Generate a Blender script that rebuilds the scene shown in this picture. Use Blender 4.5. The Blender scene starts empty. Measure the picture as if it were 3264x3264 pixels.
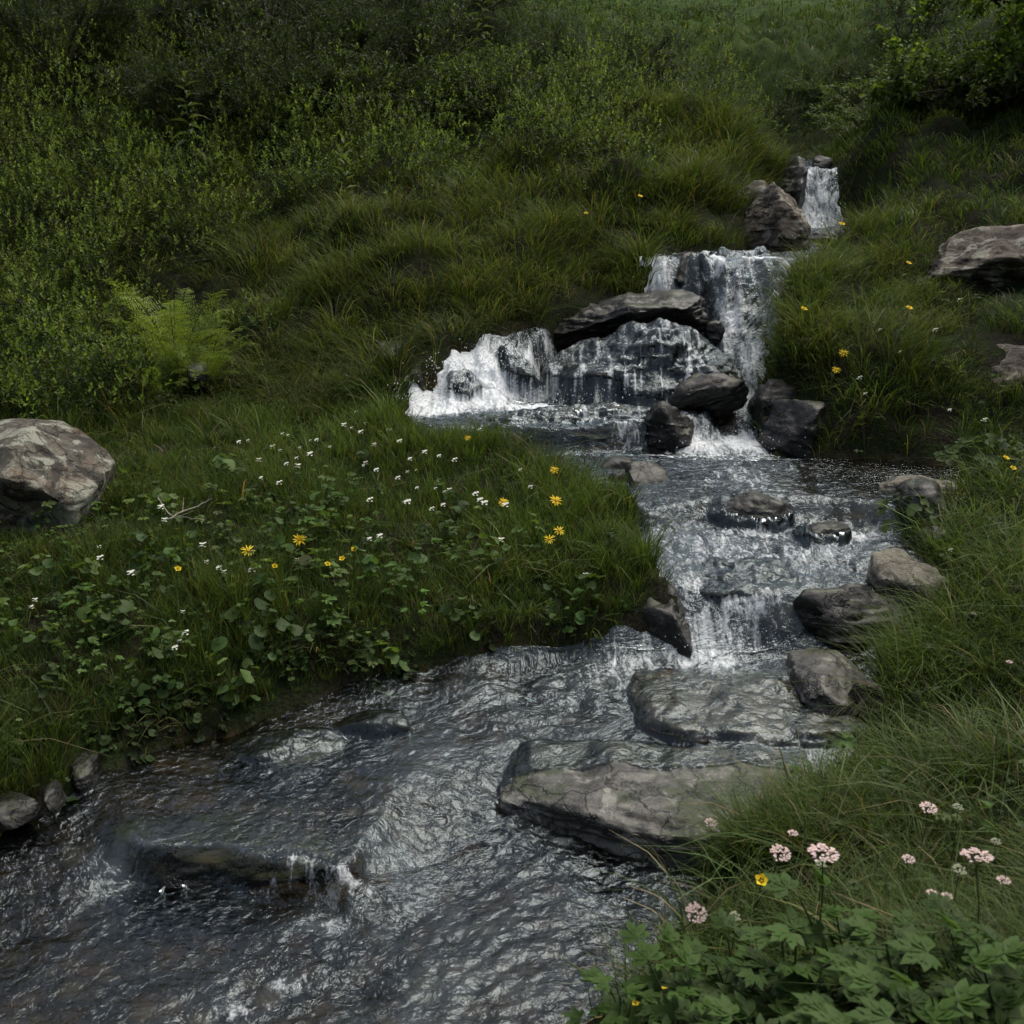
import bpy, bmesh, math
import numpy as np
from mathutils import Vector
from mathutils.bvhtree import BVHTree

R = math.radians
rng = np.random.default_rng(7)
# ------------------------------------------------------------------ camera
sc = bpy.context.scene
H, PITCH, FOV = 1.7, R(17), R(50)
FPX = 512 / math.tan(FOV / 2)
cam_d = bpy.data.cameras.new('camera'); cam = bpy.data.objects.new('camera', cam_d)
sc.collection.objects.link(cam); sc.camera = cam
cam.location = (0, 0, H); cam.rotation_euler = (R(90) - PITCH, 0, 0)
cam_d.angle = FOV; cam_d.clip_start = 0.05; cam_d.clip_end = 2000
cam_d.dof.use_dof = True; cam_d.dof.focus_distance = 4.6; cam_d.dof.aperture_fstop = 8.0
# ------------------------------------------------------------------ world, sun, exposure
SUN_EL, SUN_AZ = R(63), R(50)          # azimuth measured from +Y towards +X
w = bpy.data.worlds.new("World"); sc.world = w; w.use_nodes = True
nt = w.node_tree; nt.nodes.clear()
sky = nt.nodes.new('ShaderNodeTexSky'); sky.sky_type = 'NISHITA'; sky.sun_disc = False
sky.sun_elevation = SUN_EL; sky.sun_rotation = SUN_AZ; sky.air_density = 1.0; sky.dust_density = 4.0; sky.ozone_density = 1.0
hs = nt.nodes.new('ShaderNodeHueSaturation'); hs.inputs['Saturation'].default_value = 0.62
bg = nt.nodes.new('ShaderNodeBackground'); bg.inputs['Strength'].default_value = 0.11
ow = nt.nodes.new('ShaderNodeOutputWorld')
nt.links.new(sky.outputs[0], hs.inputs['Color']); nt.links.new(hs.outputs[0], bg.inputs[0]); nt.links.new(bg.outputs[0], ow.inputs[0])
sd = bpy.data.lights.new('sun', 'SUN'); sd.energy = 1.5; sd.angle = R(50); sd.color = (1, .92, .78)
sun = bpy.data.objects.new('sun', sd); sc.collection.objects.link(sun)
sdir = Vector((math.sin(SUN_AZ) * math.cos(SUN_EL), math.cos(SUN_AZ) * math.cos(SUN_EL), math.sin(SUN_EL)))
sun.rotation_euler = sdir.to_track_quat('Z', 'Y').to_euler()
sc.view_settings.view_transform = 'Standard'; sc.view_settings.look = 'None'
sc.view_settings.gamma = 1.0; sc.view_settings.exposure = 0.62
sc.cycles.max_bounces = 6; sc.cycles.diffuse_bounces = 2; sc.cycles.glossy_bounces = 2
sc.cycles.transmission_bounces = 3; sc.cycles.transparent_max_bounces = 10
sc.cycles.caustics_reflective = False; sc.cycles.caustics_refractive = False
sc.cycles.use_adaptive_sampling = True; sc.cycles.adaptive_threshold = 0.02
C = sc.collection

# ------------------------------------------------------------------ geometry of the view (photo measurements -> world)
ct, st = math.cos(PITCH), math.sin(PITCH)
def k_of(v):                                  # drop per metre of forward distance
    b = (512 - np.asarray(v, float)) / FPX
    return (st - b * ct) / (ct + b * st)
def at_y(u, v, y):                            # point at forward distance y
    b = (512 - v) / FPX; a = (u - 512) / FPX; t = y / (ct + b * st)
    return np.array([a * t, y, H - k_of(v) * y])
def at_z(u, v, z):                            # point at height z
    return at_y(u, v, (H - z) / k_of(v))
def project(p):
    d = p - np.array([0, 0, H]); f = d[..., 1] * ct - d[..., 2] * st; f = np.maximum(f, 1e-3)
    up = d[..., 1] * st + d[..., 2] * ct
    return 512 + FPX * d[..., 0] / f, 512 - FPX * up / f

# ------------------------------------------------------------------ noise
_perm = np.random.default_rng(3).permutation(512); _perm = np.concatenate([_perm, _perm, _perm])
_g = np.random.default_rng(4).normal(size=(512, 3)); _g /= np.linalg.norm(_g, axis=1)[:, None]
def pn(x, y, z=0.0, s=0):
    x, y, z = np.broadcast_arrays(np.asarray(x, float) + s * 17.3, np.asarray(y, float) - s * 9.1, np.asarray(z, float) + s * 3.7)
    xi, yi, zi = np.floor(x).astype(int), np.floor(y).astype(int), np.floor(z).astype(int)
    xf, yf, zf = x - xi, y - yi, z - zi
    fa = lambda t: t * t * t * (t * (t * 6 - 15) + 10)
    u, v, w_ = fa(xf), fa(yf), fa(zf)
    def g(i, j, k):
        h = _perm[(_perm[(_perm[(xi + i) & 511] + yi + j) & 511] + zi + k) & 511]
        gg = _g[h]
        return gg[..., 0] * (xf - i) + gg[..., 1] * (yf - j) + gg[..., 2] * (zf - k)
    L = lambda a, b, t: a + (b - a) * t
    return 1.5 * L(L(L(g(0,0,0), g(1,0,0), u), L(g(0,1,0), g(1,1,0), u), v),
                   L(L(g(0,0,1), g(1,0,1), u), L(g(0,1,1), g(1,1,1), u), v), w_)
def fbm(x, y, z=0.0, oct=4, s=0, gain=.5):
    r = 0; a = 1; f = 1
    for i in range(oct):
        r = r + a * pn(np.asarray(x) * f, np.asarray(y) * f, np.asarray(z) * f, s + i); a *= gain; f *= 2.03
    return r
def sm(a, b, x):
    t = np.clip((x - a) / (b - a), 0, 1); return t * t * (3 - 2 * t)

# ------------------------------------------------------------------ the stream: shore line and water levels
LS = [(-420,1000,0),(-160,900,.0),(0,838,.09),(60,800,.09),(100,775,.09),(200,742,.09),(310,707,.1),(390,687,.11),(500,670,.12),(600,662,.14),(652,652,.15),(678,640,.18),
      (680,610,.3),(665,585,.34),(648,560,.36),(632,520,.4),(600,492,.48),(545,464,.5),(470,446,.5),(430,428,.6),(398,412,.62),(412,396,.63),(432,370,.77),(450,348,.843),
      (490,338,.873),(545,323,.92),(585,322,.915),(640,317,.93),(648,290,1.05),(650,265,1.18),(656,249,1.27),(742,243,1.29),(788,224,1.33)]
RS = [(560,1290,0),(585,1040,0),(640,985,0),(700,900,0),(760,850,.03),(800,800,.1),(845,765,.11),(868,720,.12),(878,680,.15),(882,655,.18),(925,600,.35),(928,570,.37),
      (915,545,.39),(905,528,.42),(955,496,.49),(975,462,.5),(900,455,.5),(775,450,.5),(757,432,.5),(764,400,.6),(770,365,.72),(772,330,.9),(788,300,1.02),(808,262,1.22),(826,247,1.285),(858,240,1.30),(868,228,1.33),(832,222,1.335)]
lp = [at_z(*p)[:2] for p in LS] + [at_y(792, 160, 9.9)[:2], at_y(795, 150, 10.6)[:2], at_y(780, 150, 13)[:2]]
rp = [at_z(*p)[:2] for p in RS] + [at_y(828, 160, 9.9)[:2], at_y(822, 150, 10.6)[:2], at_y(812, 150, 13)[:2]]
POLY = np.array(lp + rp[::-1])
def poly_dist(px, py):                        # signed distance, negative inside the stream
    P = POLY; Q = np.roll(P, -1, 0); d2 = np.full(px.shape, 1e9); ins = np.zeros(px.shape, bool)
    for (ax, ay), (bx, by) in zip(P, Q):
        ex, ey = bx - ax, by - ay; L2 = ex * ex + ey * ey + 1e-12
        t = np.clip(((px - ax) * ex + (py - ay) * ey) / L2, 0, 1)
        d2 = np.minimum(d2, (px - ax - t * ex) ** 2 + (py - ay - t * ey) ** 2)
        c = ((ay > py) != (by > py)); xi = ax + (py - ay) * ex / (ey if abs(ey) > 1e-9 else 1e-9)
        ins ^= c & (px < xi)
    d = np.sqrt(d2); return np.where(ins, -d, d)
def lip(pts):                                 # pts (u,v,z) -> function y(x)
    q = np.array([at_z(*p)[:2] for p in pts]); o = np.argsort(q[:, 0]); return q[o, 0], q[o, 1]
def lipy(pts):
    q = np.array([at_y(u, 350, y)[:2] for u, y in pts]); return q[:, 0], q[:, 1]
LIPS = [  # lip line, rise, half width near/far as function of x
    (lip([(40,862,.05),(100,858,.05),(150,866,.05),(200,870,.05),(270,874,.05),(350,888,.05),(400,850,.05),(520,800,.05),(720,800,.05)]), .10, ([-1.1,-.95,-.42,-.30,2], [.3,.013,.015,.3,.3])),
    (lip([(200,690,.13),(640,690,.14),(860,720,.14)]), .07, ([-2,2], [.3,.3])),
    (lip([(600,622,.26),(690,622,.26),(760,622,.26),(900,620,.26)]), .17, ([-2,2], [.15,.15])),
    (lip([(600,560,.37),(900,560,.37)]), .05, ([-2,2], [.3,.3])),
    (lip([(560,508,.44),(650,520,.44),(700,512,.44),(760,506,.44),(850,510,.44),(900,520,.44)]), .085, ([-2,2], [.06,.06])),
    (lip([(380,430,.56),(450,434,.56),(600,434,.56),(690,425,.56),(720,418,.56),(780,410,.56)]), .115, ([0,.9,1.0,2], [.035,.035,.18,.2])),
    (lipy([(360,5.5),(420,5.52),(480,5.60),(530,5.75),(565,6.35),(700,6.45),(725,6.05),(790,5.95)]), .31, ([-2,.0,.3,.9,1.1,2], [.28,.28,.15,.15,.38,.38])),
    (lip([(600,276,1.14),(680,276,1.14),(720,278,1.14),(800,280,1.14)]), .34, ([-2,4], [.30,.30])),
]
_lt = np.linspace(-8, 8, 1601)
_ln = [(fbm(_lt * 4.5, 0, 0, 3, 7 + i * 5) * (.028 if i == 0 else .035 + .05 * (i > 5)), 1 + (.2 if i == 0 else .45) * pn(_lt * 3, 0, 0, 50 + i)) for i in range(8)]
def zwater(x, y):
    z = np.zeros_like(x)
    for i, ((lx, ly), rise, (wx, ww)) in enumerate(LIPS):
        yl = np.interp(x, lx, ly) + np.interp(x, _lt, _ln[i][0]); hw = np.interp(x, wx, ww) * np.interp(x, _lt, _ln[i][1])
        z = z + rise * sm(-1, 1, (y - yl) / hw)
    z = z + .05 * sm(7.0, 9.2, y) + .47 * sm(9.3, 9.85, y) + .1 * sm(9.9, 12, y) + .3 * sm(12, 16, y)
    return z

# ------------------------------------------------------------------ the ground
CP = [  # (u, v, forward distance, height of the plants on it)
 (0,790,2.5,.02),(100,742,2.76,.02),(200,712,2.95,.03),(300,672,3.16,.03),(400,650,3.3,.03),(500,628,3.4,.03),(600,606,3.48,.02),(625,590,3.5,.02),
 (100,650,3.02,.05),(0,650,3.0,.05),(300,600,3.33,.06),(150,600,3.25,.06),(450,560,3.6,.06),(560,540,3.75,.05),(600,520,3.9,.05),(300,500,4.05,.06),(150,480,4.25,.06),(0,500,4.0,.05),
 (450,490,4.25,.06),(540,476,4.3,.05),(480,455,4.6,.05),(420,420,4.9,.04),(380,402,5.15,.06),(300,440,4.75,.07),(300,400,5.3,.08),(200,400,5.4,.08),(50,400,5.3,.08),(100,440,4.8,.06),
 (385,350,5.8,.05),(330,350,6.0,.1),(250,330,6.3,.1),(100,300,6.9,.12),(0,300,6.8,.12),(100,200,8.4,.15),(0,200,8.2,.15),(100,100,10,.15),(0,100,9.8,.15),(100,0,12,.2),(0,0,11.8,.2),
 (390,320,6.0,.1),(400,280,6.3,.1),(400,230,6.8,.1),(450,300,6.2,.1),(450,250,6.5,.1),(520,290,6.35,.1),(520,240,6.7,.1),(600,262,6.8,.08),(600,215,7.15,.1),(640,235,7.2,.06),(660,200,7.5,.08),(700,215,7.65,.06),(710,175,8.1,.08),(738,190,8.4,.08),(300,200,8.0,.12),(500,195,7.4,.12),(600,170,7.9,.12),(680,145,8.7,.12),(745,140,9.6,.1),(735,110,10.3,.1),
 (300,100,10.4,.15),(500,100,10.8,.15),(620,100,11.4,.15),(700,100,13,.15),(300,0,12.6,.2),(500,0,13.5,.2),(640,30,15,.2),
 (750,110,14,.1),(800,120,14,.1),(830,132,12,.05),
 (700,60,30,.3),(800,60,32,.3),(750,0,55,.3),(650,0,50,.3),(850,0,56,.3),(900,40,30,.3),
 (660,1030,1.7,.1),(1000,1010,1.35,.15),(800,930,1.7,.15),(1000,860,1.8,.15),(850,810,2.25,.08),(1000,720,2.6,.1),(890,750,2.65,.06),(920,700,2.9,.07),(1000,640,3.0,.08),(925,650,3.15,.05),
 (960,590,3.38,.05),(1010,560,3.5,.05),(975,530,3.8,.05),(1010,490,4.1,.05),(1040,450,4.5,.05),(1000,432,4.75,.05),(900,436,4.95,.04),(800,436,5.0,.02),(900,395,4.88,.05),(850,395,5.02,.05),(785,400,5.25,.05),(850,335,5.2,.08),(900,335,5.1,.08),(797,325,5.5,.06),
 (820,275,5.95,.08),(835,258,6.6,.1),(930,310,5.8,.08),(1020,340,5.2,.08),(1000,240,6.6,.1),(885,222,7.2,.08),(868,200,8.1,.08),(900,170,8.0,.1),(1000,150,8.6,.1),(850,170,8.9,.08),(850,125,9.8,.1),(900,100,11,.12),(1000,50,12,.15),(1000,0,14,.2),
]
cpw = []
for u, v, y, h in CP:
    p = at_y(u, v, y); cpw.append((p[0], p[1], p[2] - h))
cpw += [(-1.6,1.6,.0),(-1.8,2.4,.22),(-3.2,2.5,.5),(-4.5,4.5,1.1),(-8,8,3.2),(-14,12,6),(-5.8,6.5,2.0),(1.7,1.5,.5),(2.6,2.4,.62),(3.4,3.4,.85),(4.0,5,1.5),(6.5,7,2.4),(8,10,3.4),(12,16,6),
        (.9,.9,.28),(.5,.2,.2),(1.6,0,.45),(-.8,-.5,-.05),(-3,0,.3),(0,-2,0),(3,-1,.8),(-30,40,18),(-25,25,13),(-12,20,8),(30,40,15),(25,25,11),(0,70,13),(-18,-25,7),(20,-25,9),(0,-60,19),(-60,-70,32),(60,-70,34),(0,-110,36),(-8,-6,2.2),(9,-6,4),(-30,75,22),(35,75,18),(0,120,14),(-80,100,26),(90,100,22)]  # hills behind the camera are added, unseen, to darken reflections and rock fronts
cpw = np.array(cpw)
def make_rbf(P):
    n = len(P); s = 1.0
    A = np.zeros((n + 3, n + 3)); d = np.hypot(P[:, None, 0] - P[None, :, 0], P[:, None, 1] - P[None, :, 1])
    A[:n, :n] = -d - np.eye(n) * .0; A[:n, :n] -= -np.eye(n) * .06
    A[:n, n] = 1; A[:n, n + 1] = P[:, 0]; A[:n, n + 2] = P[:, 1]; A[n:, :n] = A[:n, n:].T
    c = np.linalg.solve(A, np.concatenate([P[:, 2], np.zeros(3)]))
    def f(x, y):
        sh = x.shape; x = x.ravel(); y = y.ravel(); out = np.empty(x.size)
        for i in range(0, x.size, 60000):
            xs, ys = x[i:i+60000], y[i:i+60000]
            d = np.hypot(xs[:, None] - P[None, :, 0], ys[:, None] - P[None, :, 1])
            out[i:i+60000] = -d @ c[:n] + c[n] + c[n+1] * xs + c[n+2] * ys
        return out.reshape(sh)
    return f
rbf = make_rbf(cpw)
def ground_raw(x, y):
    b = rbf(x, y)
    far = sm(5, 9, y)
    b = b + fbm(x * 1.3, y * 1.3, 0, 3, 11) * (.035 + .17 * far) + (np.abs(fbm(x * 1.9, y * 1.9, 0, 2, 13)) - .25) * .22 * sm(5.2, 6.5, y) * sm(.15, .6, np.abs(poly_dist(x, y))) + fbm(x * 4, y * 4, 0, 2, 15) * .018 + fbm(x * .12, y * .12, 0, 3, 19) * 1.2 * sm(16, 50, y)
    d = poly_dist(x, y); zw = zwater(x, y)
    dn = d + fbm(x * 5, y * 5, 0, 3, 21) * .04
    bank = np.where(y < 8, zw + .03 + (np.maximum(b, zw + .05 - 1.2 * np.maximum(d - .05, 0)) - zw - .03) * sm(0, .10, dn), b)
    bank = np.where(y < 8, bank, zw + (b - zw) * sm(0, .5, dn))
    bed = zw - .015 - (.10 + .05 * fbm(x * 3, y * 3, 0, 3, 31)) * sm(0, .18, -dn) + fbm(x * 14, y * 14, 0, 2, 33) * .014 * sm(0, .1, -dn)
    return np.where(dn > 0, bank, bed), d
# lookup grid
GX0, GY0, GS = -9.0, -2.0, .025
_gx = np.arange(GX0, 9.01, GS); _gy = np.arange(GY0, 16.01, GS)
_X, _Y = np.meshgrid(_gx, _gy)
_GZ, _GD = ground_raw(_X, _Y)
def look(A, x, y):
    fx = np.clip((x - GX0) / GS, 0, A.shape[1] - 1.001); fy = np.clip((y - GY0) / GS, 0, A.shape[0] - 1.001)
    i, j = fx.astype(int), fy.astype(int); a, b = fx - i, fy - j
    return (A[j, i] * (1 - a) + A[j, i + 1] * a) * (1 - b) + (A[j + 1, i] * (1 - a) + A[j + 1, i + 1] * a) * b
def gz(x, y):
    x = np.asarray(x, float); y = np.asarray(y, float)
    inside = (x > GX0) & (x < 9) & (y > GY0) & (y < 16)
    z = look(_GZ, x, y)
    if (~inside).any():
        z = z.copy(); z[~inside] = ground_raw(x[~inside], y[~inside])[0]
    return z
def gd(x, y):
    return np.where((y < 15.9), look(_GD, x, y), 9.0)
_dy, _dx = np.gradient(_GZ, GS)
def downhill(x, y):
    dx = -look(_dx, x, y); dy = -look(_dy, x, y); return dx, dy

# ------------------------------------------------------------------ mesh and material helpers
def mesh_np(name, V, F, mat, col=None, smooth=False, uv=None, attrs=None):
    """V (n,3); F list of integer arrays (m,k)"""
    me = bpy.data.meshes.new(name); me.vertices.add(len(V)); me.vertices.foreach_set('co', np.ascontiguousarray(V, dtype=np.float32).ravel())
    F = [f for f in F if len(f)]
    loops = np.concatenate([f.ravel() for f in F]).astype(np.int32)
    tot = np.concatenate([np.full(len(f), f.shape[1]) for f in F]).astype(np.int32)
    start = np.concatenate([[0], np.cumsum(tot)[:-1]]).astype(np.int32)
    me.loops.add(len(loops)); me.loops.foreach_set('vertex_index', loops)
    me.polygons.add(len(tot)); me.polygons.foreach_set('loop_start', start); me.polygons.foreach_set('loop_total', tot)
    if smooth: me.polygons.foreach_set('use_smooth', np.ones(len(tot), bool))
    if col is not None:
        a = me.color_attributes.new('tint', 'FLOAT_COLOR', 'POINT')
        c = np.ones((len(V), 4), np.float32); c[:, :3] = np.clip(col, 0, 1); a.data.foreach_set('color', c.ravel())
    for kx, arr in (attrs or {}).items():
        a = me.attributes.new(kx, 'FLOAT', 'POINT'); a.data.foreach_set('value', np.ascontiguousarray(arr, dtype=np.float32))
    if uv is not None:
        a = me.attributes.new('flow', 'FLOAT_VECTOR', 'POINT'); a.data.foreach_set('vector', np.ascontiguousarray(uv, dtype=np.float32).ravel())
    me.update(calc_edges=True); me.validate()
    if mat: me.materials.append(mat)
    return me
def link(name, me, parent=None, loc=None):
    o = bpy.data.objects.new(name, me); C.objects.link(o)
    if parent: o.parent = parent
    if loc is not None: o.location = loc
    return o
def tag(o, label=None, cat=None, group=None, kind=None):
    if label: o['label'] = label
    if cat: o['category'] = cat
    if group: o['group'] = group
    if kind: o['kind'] = kind
    return o
def new_mat(name):
    m = bpy.data.materials.new(name); m.use_nodes = True; t = m.node_tree
    return m, t, t.nodes['Principled BSDF'], t.nodes['Material Output']
def node(t, typ, **kw):
    n = t.nodes.new(typ)
    for k_, v_ in kw.items():
        if k_ in n.inputs: n.inputs[k_].default_value = v_
        else: setattr(n, k_, v_)
    return n
def ramp(t, src, stops):
    r = t.nodes.new('ShaderNodeValToRGB'); e = r.color_ramp.elements
    while len(e) < len(stops): e.new(.5)
    for el, (p, c) in zip(e, stops): el.position = p; el.color = (*c, 1) if len(c) == 3 else c
    t.links.new(src, r.inputs[0]); return r
def noise(t, vec, scale, detail=4, rough=.55, dist=0):
    n = node(t, 'ShaderNodeTexNoise', Scale=scale, Detail=detail, Roughness=rough, Distortion=dist)
    if vec is not None: t.links.new(vec, n.inputs['Vector'])
    return n
def foliage_mat(name, rough=.45, trans=.3, spec=.35, gain=1.0):
    m, t, p, out = new_mat(name)
    a = t.nodes.new('ShaderNodeAttribute'); a.attribute_name = 'tint'
    oi = t.nodes.new('ShaderNodeObjectInfo')
    p.inputs['Roughness'].default_value = rough; p.inputs['Specular IOR Level'].default_value = spec
    t.links.new(a.outputs['Color'], p.inputs['Base Color'])
    tr = t.nodes.new('ShaderNodeBsdfTranslucent')
    mx = node(t, 'ShaderNodeMix', data_type='RGBA', blend_type='MULTIPLY'); mx.inputs[0].default_value = 1.0
    t.links.new(a.outputs['Color'], mx.inputs[6]); mx.inputs[7].default_value = (1.5, 1.5, .6, 1)
    t.links.new(mx.outputs[2], tr.inputs['Color'])
    ms = t.nodes.new('ShaderNodeMixShader'); ms.inputs[0].default_value = trans
    t.links.new(p.outputs[0], ms.inputs[1]); t.links.new(tr.outputs[0], ms.inputs[2]); t.links.new(ms.outputs[0], out.inputs[0])
    return m
M_leaf = foliage_mat('leaf_green', .5, .33, .15); M_grass = foliage_mat('grass_green', .5, .38, .15)
M_petal = foliage_mat('petal', .6, .25, .2); M_crown = foliage_mat('sunlit_leaf', .5, .42, .15)
m, t, p, o_ = new_mat('bark'); tc = t.nodes.new('ShaderNodeTexCoord')
n1 = noise(t, tc.outputs['Object'], 30, 4); r1 = ramp(t, n1.outputs[0], [(.3, (.03, .024, .017)), (.7, (.10, .085, .065))])
t.links.new(r1.outputs[0], p.inputs['Base Color']); p.inputs['Roughness'].default_value = .85; M_bark = m
m, t, p, o_ = new_mat('dead_wood'); tc = t.nodes.new('ShaderNodeTexCoord')
n1 = noise(t, tc.outputs['Object'], 60, 3); r1 = ramp(t, n1.outputs[0], [(.3, (.16, .14, .11)), (.7, (.38, .35, .3))])
t.links.new(r1.outputs[0], p.inputs['Base Color']); p.inputs['Roughness'].default_value = .8; M_dead = m

def ground_mat():
    m, t, p, out = new_mat('earth_and_moss'); tc = t.nodes.new('ShaderNodeTexCoord'); P = tc.outputs['Object']
    n1 = noise(t, P, 9, 6, .6); n2 = noise(t, P, 60, 4, .6); n3 = noise(t, P, .35, 8, .68)
    soil = ramp(t, n2.outputs[0], [(.3, (.007, .007, .005)), (.55, (.02, .018, .012)), (.75, (.045, .04, .028))])
    moss = ramp(t, n2.outputs[0], [(.3, (.008, .014, .005)), (.7, (.024, .034, .010))])
    mx = node(t, 'ShaderNodeMix', data_type='RGBA'); rr = ramp(t, n1.outputs[0], [(.42, (0,0,0)), (.55, (1,1,1))])
    t.links.new(rr.outputs[0], mx.inputs[0]); t.links.new(soil.outputs[0], mx.inputs[6]); t.links.new(moss.outputs[0], mx.inputs[7])
    # far hillside: turf with heath and bare patches
    n4 = noise(t, P, 2.2, 8, .7)
    far = ramp(t, n4.outputs[0], [(.36, (.014, .026, .006)), (.5, (.034, .062, .013)), (.62, (.052, .088, .019)), (.78, (.075, .11, .03))])
    sx = t.nodes.new('ShaderNodeSeparateXYZ'); t.links.new(P, sx.inputs[0])
    mr = node(t, 'ShaderNodeMapRange'); mr.inputs['From Min'].default_value = 13; mr.inputs['From Max'].default_value = 18
    t.links.new(sx.outputs['Y'], mr.inputs['Value'])
    m2 = node(t, 'ShaderNodeMix', data_type='RGBA'); t.links.new(mr.outputs[0], m2.inputs[0]); t.links.new(mx.outputs[2], m2.inputs[6]); t.links.new(far.outputs[0], m2.inputs[7])
    # stream bed: stones of brown and grey seen through the water
    at = t.nodes.new('ShaderNodeAttribute'); at.attribute_name = 'bed'
    vo = node(t, 'ShaderNodeTexVoronoi', Scale=16.0); t.links.new(P, vo.inputs['Vector'])
    hue = ramp(t, vo.outputs['Color'], [(.0, (.03, .024, .015)), (.35, (.10, .065, .035)), (.65, (.06, .055, .045)), (1, (.18, .15, .11))])
    ed = ramp(t, vo.outputs['Distance'], [(.0, (1,1,1)), (.75, (.25,.25,.25))])
    bm_ = node(t, 'ShaderNodeMix', data_type='RGBA', blend_type='MULTIPLY'); bm_.inputs[0].default_value = 1
    t.links.new(hue.outputs[0], bm_.inputs[6]); t.links.new(ed.outputs[0], bm_.inputs[7])
    m3 = node(t, 'ShaderNodeMix', data_type='RGBA'); t.links.new(at.outputs['Fac'], m3.inputs[0]); t.links.new(m2.outputs[2], m3.inputs[6]); t.links.new(bm_.outputs[2], m3.inputs[7])
    t.links.new(m3.outputs[2], p.inputs['Base Color']); p.inputs['Roughness'].default_value = .95; p.inputs['Specular IOR Level'].default_value = .06
    bp = node(t, 'ShaderNodeBump', Strength=.8, Distance=.02); t.links.new(n2.outputs[0], bp.inputs['Height']); t.links.new(bp.outputs[0], p.inputs['Normal'])
    return m

def rock_mat(name, dark, light, lichen=(.2, .2, .15), lich=.5, rust=0, wet=0.0, scale=1.0, moss=.0):
    m, t, p, out = new_mat(name); tc = t.nodes.new('ShaderNodeTexCoord'); P = tc.outputs['Object']
    n1 = noise(t, P, 5 * scale, 8, .65, .3); n2 = noise(t, P, 45 * scale, 5, .7); n3 = noise(t, P, 9 * scale, 5, .6, .6)
    base = ramp(t, n1.outputs[0], [(.32, dark), (.5, tuple((a + b) / 2 for a, b in zip(dark, light))), (.68, light)])
    fine = ramp(t, n2.outputs[0], [(.3, (.45, .45, .45)), (.7, (1.25, 1.22, 1.18))])
    mx = node(t, 'ShaderNodeMix', data_type='RGBA', blend_type='MULTIPLY'); mx.inputs[0].default_value = 1
    t.links.new(base.outputs[0], mx.inputs[6]); t.links.new(fine.outputs[0], mx.inputs[7]); last = mx.outputs[2]
    def over(last, fac, c):
        q = node(t, 'ShaderNodeMix', data_type='RGBA'); t.links.new(fac, q.inputs[0]); t.links.new(last, q.inputs[6]); q.inputs[7].default_value = (*c, 1); return q.outputs[2]
    if lich > 0:
        f = ramp(t, n3.outputs[0], [(.66 - .2 * lich, (0,0,0)), (.70 - .2 * lich, (.85,.85,.85))]); last = over(last, f.outputs[0], lichen)
    if rust > 0:
        n5 = noise(t, P, 3.2, 5, .65, .5)
        f = ramp(t, n5.outputs[0], [(.52, (0,0,0)), (.66, (rust,) * 3)]); last = over(last, f.outputs[0], (.12, .062, .035))
    n6 = noise(t, P, 4.0 * scale, 7, .7, .8)
    f = ramp(t, n6.outputs[0], [(.53, (0,0,0)), (.58, (.9,.9,.9))]); last = over(last, f.outputs[0], tuple(c * .45 for c in dark))
    if moss > 0:
        g = t.nodes.new('ShaderNodeNewGeometry'); s2 = t.nodes.new('ShaderNodeSeparateXYZ'); t.links.new(g.outputs['Normal'], s2.inputs[0])
        n7 = noise(t, P, 7, 5, .7); mm = node(t, 'ShaderNodeMath', operation='MULTIPLY'); t.links.new(s2.outputs['Z'], mm.inputs[0]); t.links.new(n7.outputs[0], mm.inputs[1])
        f = ramp(t, mm.outputs[0], [(.5 - .3 * moss, (0,0,0)), (.6 - .3 * moss, (.9,.9,.9))]); last = over(last, f.outputs[0], (.03, .04, .012))
    dn_ = noise(t, P, 6 * scale, 4, .6); va = node(t, 'ShaderNodeMix', data_type='RGBA'); va.inputs[0].default_value = .22
    t.links.new(P, va.inputs[6]); t.links.new(dn_.outputs['Color'], va.inputs[7])
    vo = node(t, 'ShaderNodeTexVoronoi', feature='DISTANCE_TO_EDGE', Scale=5.5 * scale); t.links.new(va.outputs[2], vo.inputs['Vector'])
    ck = ramp(t, vo.outputs['Distance'], [(0, (.25,.25,.25)), (.035, (1,1,1))])
    q = node(t, 'ShaderNodeMix', data_type='RGBA', blend_type='MULTIPLY'); q.inputs[0].default_value = .8; t.links.new(last, q.inputs[6]); t.links.new(ck.outputs[0], q.inputs[7]); last = q.outputs[2]
    n8 = noise(t, P, 160 * scale, 3, .7); gr = ramp(t, n8.outputs[0], [(.35, (.6,.6,.6)), (.65, (1.35,1.35,1.3))])
    q = node(t, 'ShaderNodeMix', data_type='RGBA', blend_type='MULTIPLY'); q.inputs[0].default_value = .8; t.links.new(last, q.inputs[6]); t.links.new(gr.outputs[0], q.inputs[7]); last = q.outputs[2]
    t.links.new(last, p.inputs['Base Color'])
    if wet > 0:
        rr = ramp(t, n3.outputs[0], [(.3, (.28,) * 3), (.7, (.6,) * 3)]); t.links.new(rr.outputs[0], p.inputs['Roughness'])
        p.inputs['Specular IOR Level'].default_value = .35; p.inputs['Coat Weight'].default_value = wet * .2; p.inputs['Coat Roughness'].default_value = .25
    else: p.inputs['Roughness'].default_value = .85; p.inputs['Specular IOR Level'].default_value = .25
    b1 = node(t, 'ShaderNodeBump', Strength=.7, Distance=.03); t.links.new(n1.outputs[0], b1.inputs['Height'])
    b2 = node(t, 'ShaderNodeBump', Strength=.55, Distance=.008); t.links.new(n2.outputs[0], b2.inputs['Height']); t.links.new(b1.outputs[0], b2.inputs['Normal'])
    b3 = node(t, 'ShaderNodeBump', Strength=.6, Distance=.012); t.links.new(ck.outputs[0], b3.inputs['Height']); t.links.new(b2.outputs[0], b3.inputs['Normal'])
    t.links.new(b3.outputs[0], p.inputs['Normal'])
    return m
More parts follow.
